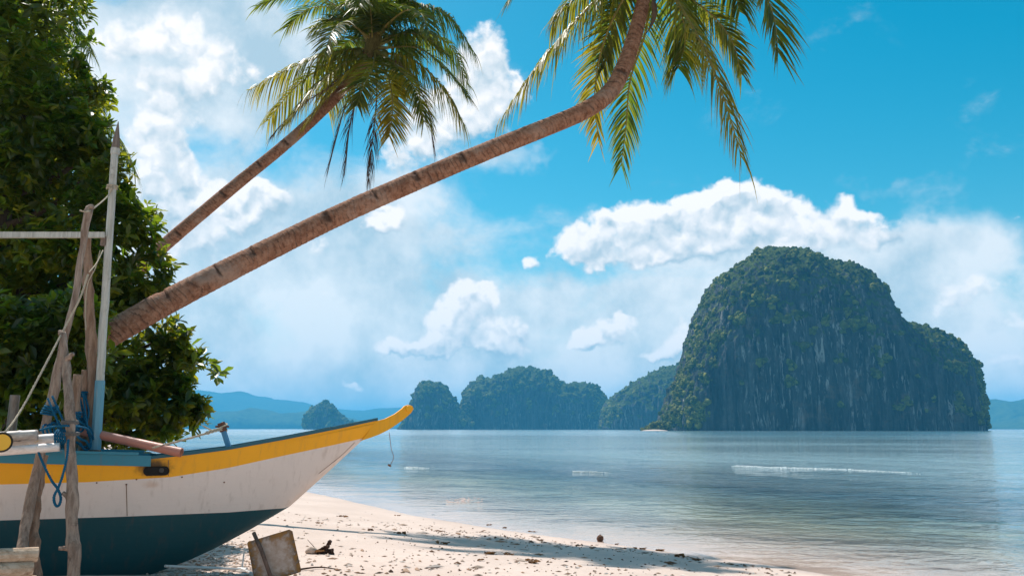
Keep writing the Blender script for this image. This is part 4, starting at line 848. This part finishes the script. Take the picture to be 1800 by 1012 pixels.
palm('farther coconut palm with slender leaning trunk and full round crown', b2, T2, [.20,.18,.165,.15,.142,.134,.132,.135,.12], [(318,415,19.4,.1),(395,345,19.8,.1),(505,252,20.1,.1),(455,288,19.9,.08)], 20.5, F2, .78, 900, extra=(11, 2.8, 28, 78), coconuts=[(640,104,20.3,.12),(652,112,20.2,.12),(668,106,20.3,.12),(676,96,20.4,.11),(630,92,20.4,.11)])
b3 = np.append(P(-30, 700, 24)[:2], 0); b3[2] = gz(b3[0], b3[1]) - .2
F3 = [([(60,110,0),(95,55,-.2),(130,48,-.3),(160,95,-.4)], .1, 'c'), ([(60,115,0),(120,110,-.2),(158,140,-.3),(176,195,-.4)], .1, 'c'), ([(60,120,0),(150,180,.2),(205,240,.2),(236,300,.2)], .1, 'c'), ([(60,110,0),(30,40,0),(-20,20,.2),(-80,50,.3)], .1, 'g'), ([(60,110,0),(80,20,.3),(120,-10,.5),(150,20,.6)], .1, 'g'), ([(60,115,0),(0,120,0),(-60,160,.2),(-100,230,.2)], .1, 'g')]
palm('palm mostly hidden behind the leafy tree, frond tips showing', b3, [b3, P(-10, 500, 24), P(30, 300, 24), P(60, 110, 24)], [.2, .18, .16, .14], [], 24, F3, .8, 200)

# ------------------------------------------------------------------ leafy tree at the left
CAN = [(-30,40,130,.0),(60,45,95,-.2),(95,-20,60,.2),(-60,200,170,.3),(55,160,105,-.2),(125,135,52,-.4),(70,255,110,-.2),(140,235,55,-.5),(165,300,62,-.3),(205,325,48,-.1),(40,400,150,.1),(215,410,62,-.2),(165,400,80,-.5),(250,400,34,.1),(160,490,100,-.2),(255,490,46,.1),(230,530,60,.5),(30,580,150,.2),(150,620,105,.2),(235,640,80,.4),(295,625,48,.5),(322,655,36,.6),(290,700,66,.5),(230,725,75,.3),(110,730,110,.2),(-20,720,120,.3),(332,738,34,.6),(335,700,28,.6),(180,250,30,-.2),(150,100,26,-.3)]
TY = 12.6
CAN += [(-60,330,130,1.2),(80,330,120,1.2),(20,150,140,1.2),(60,540,150,1.3),(150,690,110,1.2),(0,690,140,1.3),(-90,560,140,.6),(250,690,60,1.0),(30,20,120,1.1),(90,300,95,1.9),(40,430,120,1.9),(130,470,80,1.7),(110,200,70,1.7),(60,240,110,2.0),(285,440,22,.1),(345,635,22,.6),(352,720,22,.6),(275,515,26,.3),(300,590,28,.5),(170,160,20,-.3),(232,320,22,0),(20,600,75,-2.8),(110,570,55,-2.75),(140,640,42,-2.75),(60,660,50,-2.8),(165,560,26,-2.7),(0,680,50,-2.8)]
leaf_o = np.array([(-.0, 0), (.16, .30), (.24, .62), (.17, .88), (0, 1.0), (-.17, .88), (-.24, .62), (-.16, .30)])
def make_leaf(n):                             # n random leaves in local space: fan over a raised midrib
    pass
LV = np.array([(0, 0, 0), (.16, .30, .02), (.22, .65, .03), (0, 1.0, -.08), (-.22, .65, .03), (-.16, .30, .02), (0, .5, -.03)]); LF = [(6, 0, 1), (6, 1, 2), (6, 2, 3), (6, 3, 4), (6, 4, 5), (6, 5, 0)]
r_ = np.random.default_rng(77)
cl_p, cl_d, cl_o = [], [], []
for (px, py, rp_, dy) in CAN:
    c = P(px, py, TY + dy); Rm = rp_ / F * (TY + dy); ncl = int(105 * (rp_ / 60) ** 1.75)
    d = r_.normal(size=(ncl, 3)); d /= np.linalg.norm(d, axis=1)[:, None]; d[:, 1] = np.where((d[:, 1] > .35) & (r_.random(ncl) < .6), -d[:, 1], d[:, 1])
    rad = Rm * (1 - .42 * r_.random(ncl) ** 1.6) * (1 + .45 * fbm(d * 1.9 + px, 3)); q = c + d * rad[:, None]
    cl_p.append(q); cl_d.append(d); cl_o.append(np.full(ncl, Rm))
cl_p = np.vstack(cl_p); cl_d = np.vstack(cl_d)
# drop most clusters buried deep inside other lobes
dep = np.full(len(cl_p), -9.)
for (px, py, rp_, dy) in CAN: c = P(px, py, TY + dy); Rm = rp_ / F * (TY + dy); dep = np.maximum(dep, Rm - np.linalg.norm(cl_p - c, axis=1))
pocket = (fbm(cl_p * 1.5 + 3.3, 2) < -.03) & (cl_p[:, 1] > 10.6) & (cl_p[:, 1] < 13.7)
keep = (~pocket | (dep > .40)) & ((dep < .55) | (r_.random(len(cl_p)) < .5)); cl_p, cl_d = cl_p[keep], cl_d[keep]
out_ = r_.random(len(cl_p)) < .16; cl_p = cl_p + np.where(out_[:, None], cl_d * r_.uniform(.06, .24, (len(cl_p), 1)) * np.array([1, 1, .7]) + np.array([.05, 0, -.06]), 0)   # shoots standing out of the mass
NL = 9; nC = len(cl_p); ax = cl_d * .7 + np.array([0, 0, .55]) + r_.normal(0, .35, (nC, 3)); ax /= np.linalg.norm(ax, axis=1)[:, None]
u0 = np.cross(ax, r_.normal(size=(nC, 3))); u0 /= np.linalg.norm(u0, axis=1)[:, None]; v0 = np.cross(ax, u0)
ph = (np.arange(NL) * 2.4)[None] + r_.normal(0, .3, (nC, NL)); tilt = r_.uniform(.05, 1.25, (nC, NL))
dirL = (np.cos(ph)[..., None] * u0[:, None] + np.sin(ph)[..., None] * v0[:, None]) * np.sin(tilt + .35)[..., None] + ax[:, None] * np.cos(tilt + .35)[..., None] + np.array([0, 0, -.38])
dirL /= np.linalg.norm(dirL, axis=-1)[..., None]
base = cl_p[:, None] + ax[:, None] * r_.uniform(-.10, .06, (nC, NL, 1)); size = r_.uniform(.10, .25, (nC, NL)) * np.repeat(r_.uniform(.6, 1.1, (nC, 1)), NL, 1)
nrm = ax[:, None] * .8 + np.array([0, 0, .5]) + r_.normal(0, .25, (nC, NL, 3)); xv = np.cross(dirL, nrm); xv /= np.linalg.norm(xv, axis=-1)[..., None]; zv = np.cross(xv, dirL)
base = base.reshape(-1, 3); dirL = dirL.reshape(-1, 3); xv = xv.reshape(-1, 3); zv = zv.reshape(-1, 3); size = size.ravel()
tintC = np.repeat(np.clip(.25 + .45 * fbm(cl_p * .9, 2) + r_.normal(0, .22, nC), 0, 1), NL); tint = np.clip(tintC + r_.normal(0, .12, len(size)), 0, 1)
M['leaf'] = leaf_mat('broad_tree_leaf', (.016, .036, .005), (.10, .11, .010), ((.24, .38, .015), (.66, .54, .02)), .42, .36, .5)
tb = P(-40, 780, 12.9); tb[2] = gz(tb[0], tb[1]) - .15
tree = thing('leafy_tree', 'dense dark leafy tree filling the left side behind the boat', 'tree', tb)
# the 300 leaves that show largest stand alone, the rest are one mass
near = base[:, 1] < TY - .35; pxs = 900 + F * base[:, 0] / base[:, 1]
score = size / base[:, 1] * np.where((pxs > -5) & (pxs < 385), 1, 0) * np.where(dirL[:, 2] < .4, 1, .5) * np.abs(zv[:, 1]); order = np.argsort(-score); big = order[:300]; rest = np.ones(len(base), bool); rest[big] = False
V = base[rest][:, None] + size[rest][:, None, None] * (LV[None, :, 0, None] * xv[rest][:, None] + LV[None, :, 1, None] * dirL[rest][:, None] + LV[None, :, 2, None] * zv[rest][:, None])
Fl = np.array(LF)[None] + (np.arange(rest.sum()) * 7)[:, None, None]
o = under(mesh_obj('crown', V.reshape(-1, 3), Fl.reshape(-1, 3), M['leaf'], attrs={'tint': np.repeat(tint[rest], 7)}), tree); o['kind'] = 'stuff'
lm = []
for k in range(8):
    me = mesh_obj('leaf', LV * np.array([r_.uniform(.85, 1.15), 1, r_.uniform(.6, 1.8)]), [list(f) for f in LF], M['leaf'], attrs={'tint': np.full(7, k / 7.)}); lm.append(me.data); bpy.data.objects.remove(me)
for i in big:
    o = bpy.data.objects.new('leaf', lm[int(np.clip(tint[i] * 8, 0, 7))]); COL.objects.link(o); o.parent = tree
    m_ = np.eye(4); m_[:3, 0] = xv[i]; m_[:3, 1] = dirL[i]; m_[:3, 2] = zv[i]; m_[:3, :3] *= size[i]; m_[:3, 3] = base[i] - tb; o.matrix_local = Matrix(m_.tolist())
M['bark'] = wood_mat('dark_bark', (.07, .05, .035), (.14, .10, .075), (.03, .02, .015))
top = P(10, 330, 12.9); q = spline([tb, P(-30, 650, 12.9), P(-10, 500, 12.9), top], 30); under(mesh_obj('trunk', *tube(q, np.linspace(.24, .12, 30), 12), M['bark'], smooth=True), tree)
for (px, py, rp_, dy) in CAN[::2]:
    c = P(px, py, TY + dy + .1); i = int(np.argmin(np.linalg.norm(q - c - np.array([0, 0, -.8]), axis=1))); s_ = q[min(i, 29)]; mid = (s_ + c) / 2 + np.array([0, 0, -.15]); under(mesh_obj('limb', *tube(spline([s_, mid, c], 12), np.linspace(.07, .02, 12), 8), M['bark'], smooth=True), tree)

# ------------------------------------------------------------------ small things on the sand and in the water
M['litter'] = leaf_mat('dry_leaf', (.11, .05, .022), (.30, .15, .06), ((.2, .09, .03), (.3, .15, .05)), .15, .8, .2)
def crumple(n, size, seed, flat=.35):         # a handful of curled dry leaves
    r_ = np.random.default_rng(seed); VV, FF, TI = [], [], []
    for k in range(n):
        a = r_.uniform(0, 6.28); d = np.array([math.cos(a), math.sin(a), r_.uniform(-.1, flat)]); d /= np.linalg.norm(d); x = np.cross(d, [0, 0, 1.]); x /= np.linalg.norm(x); z = np.cross(x, d); s = size * r_.uniform(.5, 1.1); c = np.array([*r_.normal(0, size * .35, 2), size * .12 * r_.random()])
        L_ = LV.copy(); L_[:, 2] *= r_.uniform(2, 6); VV.append(c + s * (L_[:, :1] * x + (L_[:, 1:2] - .5) * d + L_[:, 2:] * z)); FF += [[i + 7 * k for i in f] for f in LF]; TI += [r_.random()] * 7
    return np.vstack(VV), FF, TI
cm = []
for k in range(5):
    V, f_, ti = crumple(7, .13, 90 + k); o = mesh_obj('leaf_clump', V, f_, M['litter'], attrs={'tint': ti}); cm.append(o.data); bpy.data.objects.remove(o)
for k, (px, py, s) in enumerate([(780,955,1.1),(865,973,1.2),(705,938,1.0),(650,932,.9),(930,985,1.0),(892,975,.7),(1013,960,.6),(860,923,.8),(888,928,.8),(938,935,.8),(1128,965,1.0),(1163,968,1.1),(1195,978,1.2),(1222,984,.8),(600,908,1.0),(560,920,.7),(760,905,.6),(845,985,.6),(1085,957,.6),(1228,984,.6),(700,906,.7),(940,990,.9)]):
    g0 = ground_at(px, py); o = bpy.data.objects.new('leaf_clump', cm[k % 5]); COL.objects.link(o); o.location = g0 + np.array([0, 0, .015]); o.rotation_euler = (0, 0, k * 1.9); o.scale = (s, s, s * .8)
    tag(o, 'small clump of dry brown leaves lying on the pale sand', 'leaves', 'dry leaf clumps on the sand')
# fine litter, coral bits and twigs
r_ = np.random.default_rng(5); pts = []
while len(pts) < 3600:
    px, py = r_.uniform(250, 1400), 1012 - abs(r_.normal(0, 75)) + 25
    if py < 880: continue
    g0 = P(px, py, 9.); t_ = (px - 560) / 700
    line = abs(py - (915 + 62 * t_)) < 9 or abs(py - (872 + 110 * t_)) < 6 or (px < 460 and py > 950)
    if r_.random() > (1.0 if line else .16): continue
    pts.append((px, py))
pts = np.array(pts); dx = pts[:, 0]
# meet the sand (vectorised)
yy = np.full(len(pts), 10.); d = _fw[None] + _rt[None] * ((pts[:, :1] - 900) / F) + _up[None] * ((506 - pts[:, 1:]) / F)
for _ in range(25): hh = sand_z(d[:, 0] / d[:, 1] * yy, yy, False); yy = (CAMZ - hh) / (-d[:, 2] / d[:, 1])
gx = d[:, 0] / d[:, 1] * yy; gy = yy; ok = (shore_dist(gx, gy) > .5) & (gy > 4); gx, gy = gx[ok], gy[ok]; gzv = sand_z(gx, gy)
n = len(gx); a = r_.uniform(0, 6.28, n); sz = r_.uniform(.008, .028, n) * np.where(r_.random(n) < .08, 2.0, 1); el_ = r_.uniform(.5, 2.8, n)
o8 = np.array([(1, 0, .1), (0, .4, .15), (-1, 0, .1), (0, -.4, .15), (0, 0, .75), (0, 0, -.3)]); f8 = np.array([(0, 1, 4), (1, 2, 4), (2, 3, 4), (3, 0, 4), (1, 0, 5), (2, 1, 5), (3, 2, 5), (0, 3, 5)])
ca, sa = np.cos(a), np.sin(a); lx = o8[None, :, 0] * (sz * el_)[:, None]; ly = o8[None, :, 1] * (sz * 1.5)[:, None]; lz = o8[None, :, 2] * (sz * .8)[:, None]
V = np.stack([gx[:, None] + lx * ca[:, None] - ly * sa[:, None], gy[:, None] + lx * sa[:, None] + ly * ca[:, None], gzv[:, None] + .004 + lz], -1)
def bits(T):
    t = attr(T, 'tint'); return bsdf(T, T.ramp(t, [(0, (.06, .03, .018)), (.4, (.20, .10, .05)), (.62, (.36, .22, .14)), (1, (.62, .55, .50))]), .9, None)
M['bits'] = mat('beach_litter', bits)
o = mesh_obj('beach_litter', V.reshape(-1, 3), (f8[None] + (np.arange(n) * 6)[:, None, None]).reshape(-1, 3), M['bits'], attrs={'tint': np.repeat(np.where(gx < -2.2, .55 + .45 * r_.random(n), r_.random(n)), 6)}); tag(o, 'scattered coral crumbs, twigs and leaf bits on the sand', kind='stuff')
# coconut at the water's edge
g0 = ground_at(1055, 951); V = []; c = np.array([g0 + np.array([0, 0, z]) for z in np.linspace(-.01, .125, 9)]); rr = .070 * np.sqrt(np.clip(1 - ((np.linspace(-.01, .125, 9) - .058) / .070) ** 2, .02, 1))
nut = thing('coconut', 'brown coconut lying alone on the sand near the water', 'coconut', g0); V, f_ = tube(c, rr, 16, warp=1 + .05 * np.random.default_rng(2).normal(0, 1, (9, 16))); under(mesh_obj('husk', V, f_, wood_mat('brown_husk', (.09, .045, .03), (.17, .085, .055), st=(6, 6, 6)), smooth=True), nut)
Vt, Ft = tube(np.array([g0 + np.array([.0, 0, .12]), g0 + np.array([.012, 0, .135])]), [.02, .008], 7); under(mesh_obj('stem_end', Vt, Ft, M['rachis_dead']), nut)
# driftwood root with leaves beside the plate
g0 = ground_at(572, 972); st_ = thing('driftwood_stump', 'dark broken driftwood root with dry leaves beside the rusty plate', 'driftwood', g0); M['dark_root'] = wood_mat('dark_root', (.035, .018, .012), (.085, .045, .03), st=(8, 8, 8))
r_ = np.random.default_rng(12); 
for (a, b, r) in (((-.02, 0, .02), (.07, -.02, .17), .030), ((-.25, 0, .02), (.08, 0, .03), .028), ((-.10, -.05, .02), (.10, .04, .05), .026), ((-.05, .03, .05), (.06, -.06, .10), .018), ((-.15, .02, .02), (-.03, -.03, .09), .012), ((.05, .0, .03), (.11, -.05, .02), .03)):
    a, b = g0 + np.array(a), g0 + np.array(b); Vt, Ft = tube(spline([a, (a + b) / 2 + r_.normal(0, .015, 3), b], 9), np.linspace(r, r * .8, 9), 8, warp=1 + .18 * r_.normal(0, 1, (9, 8))); under(mesh_obj('root', Vt, Ft, M['dark_root'], smooth=True), st_)
Vt, Ft = tube(np.array([g0 + np.array([-.12, -.02, .06]), g0 + np.array([-.24, -.04, .19])]), [.006, .003], 5); under(mesh_obj('twig', Vt, Ft, M['rachis_dead']), st_)
V, f_, ti = crumple(9, .10, 33); lo = mesh_obj('dry_leaves', V + g0 + np.array([-.08, -.05, .05]), f_, M['litter'], attrs={'tint': ti}); under(lo, st_)
Vt, Ft = tube(spline([g0 + np.array([-.26, -.03, .03]), g0 + np.array([-.17, -.05, .05]), g0 + np.array([-.10, -.05, .04])], 10), [.02, .035, .045, .05, .05, .05, .045, .04, .03, .02], 9); under(mesh_obj('pale_husk', Vt, Ft, wood_mat('pale_husk', (.42, .30, .23), (.58, .46, .38), st=(8, 8, 8)), smooth=True), st_)
g1 = ground_at(600, 995); Vt, Ft = tube(spline([ground_at(520, 1004) + np.array([0, 0, .012]), ground_at(560, 1000) + np.array([0, 0, .02]), ground_at(600, 1003) + np.array([0, 0, .012])], 14), np.linspace(.012, .005, 14), 7); tag(mesh_obj('stick', Vt, Ft, M['dark_root']), 'thin dark curved stick on the sand below the plate', 'stick')
# foam crests of small breaking waves
def foam_shader(T):
    p = pos(T); n = T.noise(p, 9, 5, .65); return bsdf(T, T.mix(T.smooth(n, .35, .6), (.62, .68, .70), (.88, .88, .87)), .7, n, .8, .04)
M['foam'] = mat('sea_foam', foam_shader)
def breaker(label, pts, w, h, seed):           # a ragged row of foam lumps on the crest
    c = []
    for px, py in pts: d = P(px, py, 1.) - np.array([0, 0, CAMZ]); c.append(np.array([0, 0, CAMZ]) + d * (CAMZ / -d[2]))
    r_ = np.random.default_rng(seed); L_ = np.linalg.norm(c[-1] - c[0]); n = int(L_ * 130); c = spline(c, 200); u_ = r_.random(n) ** 1.35; q = np.stack([np.interp(u_, np.linspace(0, 1, 200), c[:, j]) for j in range(3)], -1)
    env = np.clip(np.minimum(u_ / .02, (1 - u_) / .5), .05, 1) * np.clip(.75 + 1.1 * fbm(np.stack([u_ * L_ * .8 + seed, 0 * u_, 0 * u_], -1), 3), .15, 1.3)
    back = r_.normal(0, w * .35, n) * env - np.abs(r_.normal(0, w * .5, n)) * (r_.random(n) < .5) * 2.2
    q[:, 1] += back; q[:, 0] += r_.normal(0, .05, n); q[:, 2] = h * env * r_.random(n) ** .7 * np.exp(-(back / w) ** 2) - .005
    V, Fc, ti = scatter_clumps(q, r_.uniform(.010, .045, n) * (.5 + .5 * env), seed, .8)
    tag(mesh_obj('breaking_wave', V, Fc, M['foam'], smooth=True), label, 'wave', 'small breaking waves')
breaker('long white foam crest breaking in front of the tall island', [(1288, 819), (1400, 823), (1500, 826), (1600, 830)], .38, .075, 1)
breaker('short white foam crest breaking near the middle of the water', [(1008, 829), (1040, 829), (1068, 830)], .3, .08, 2)
breaker('small faint foam crest just right of the bow tip', [(712, 822), (735, 822), (757, 823)], .3, .07, 3)
# foam rags drifting near the shore
Vf, Ff = [], []; r_ = np.random.default_rng(8)
for k in range(34):
    px, py = r_.uniform(785, 848), 880 + r_.normal(0, 2.0); d = P(px, py, 1.) - np.array([0, 0, CAMZ]); c = np.array([0, 0, CAMZ]) + d * (CAMZ / -d[2]); s = r_.uniform(.015, .06)
    b0 = len(Vf); Vf += [c + np.array([s * 1.6 * math.cos(q), s * math.sin(q), .012]) for q in np.linspace(0, 6.28, 7)[:-1]] + [c + np.array([0, 0, .035])]; Ff += [[b0 + j, b0 + (j + 1) % 6, b0 + 6] for j in range(6)]
tag(mesh_obj('floating_foam', np.array(Vf), Ff, plain('pinkish_scum', (.62, .47, .42), .8)), 'patch of pinkish scum floating near the shore', 'foam')
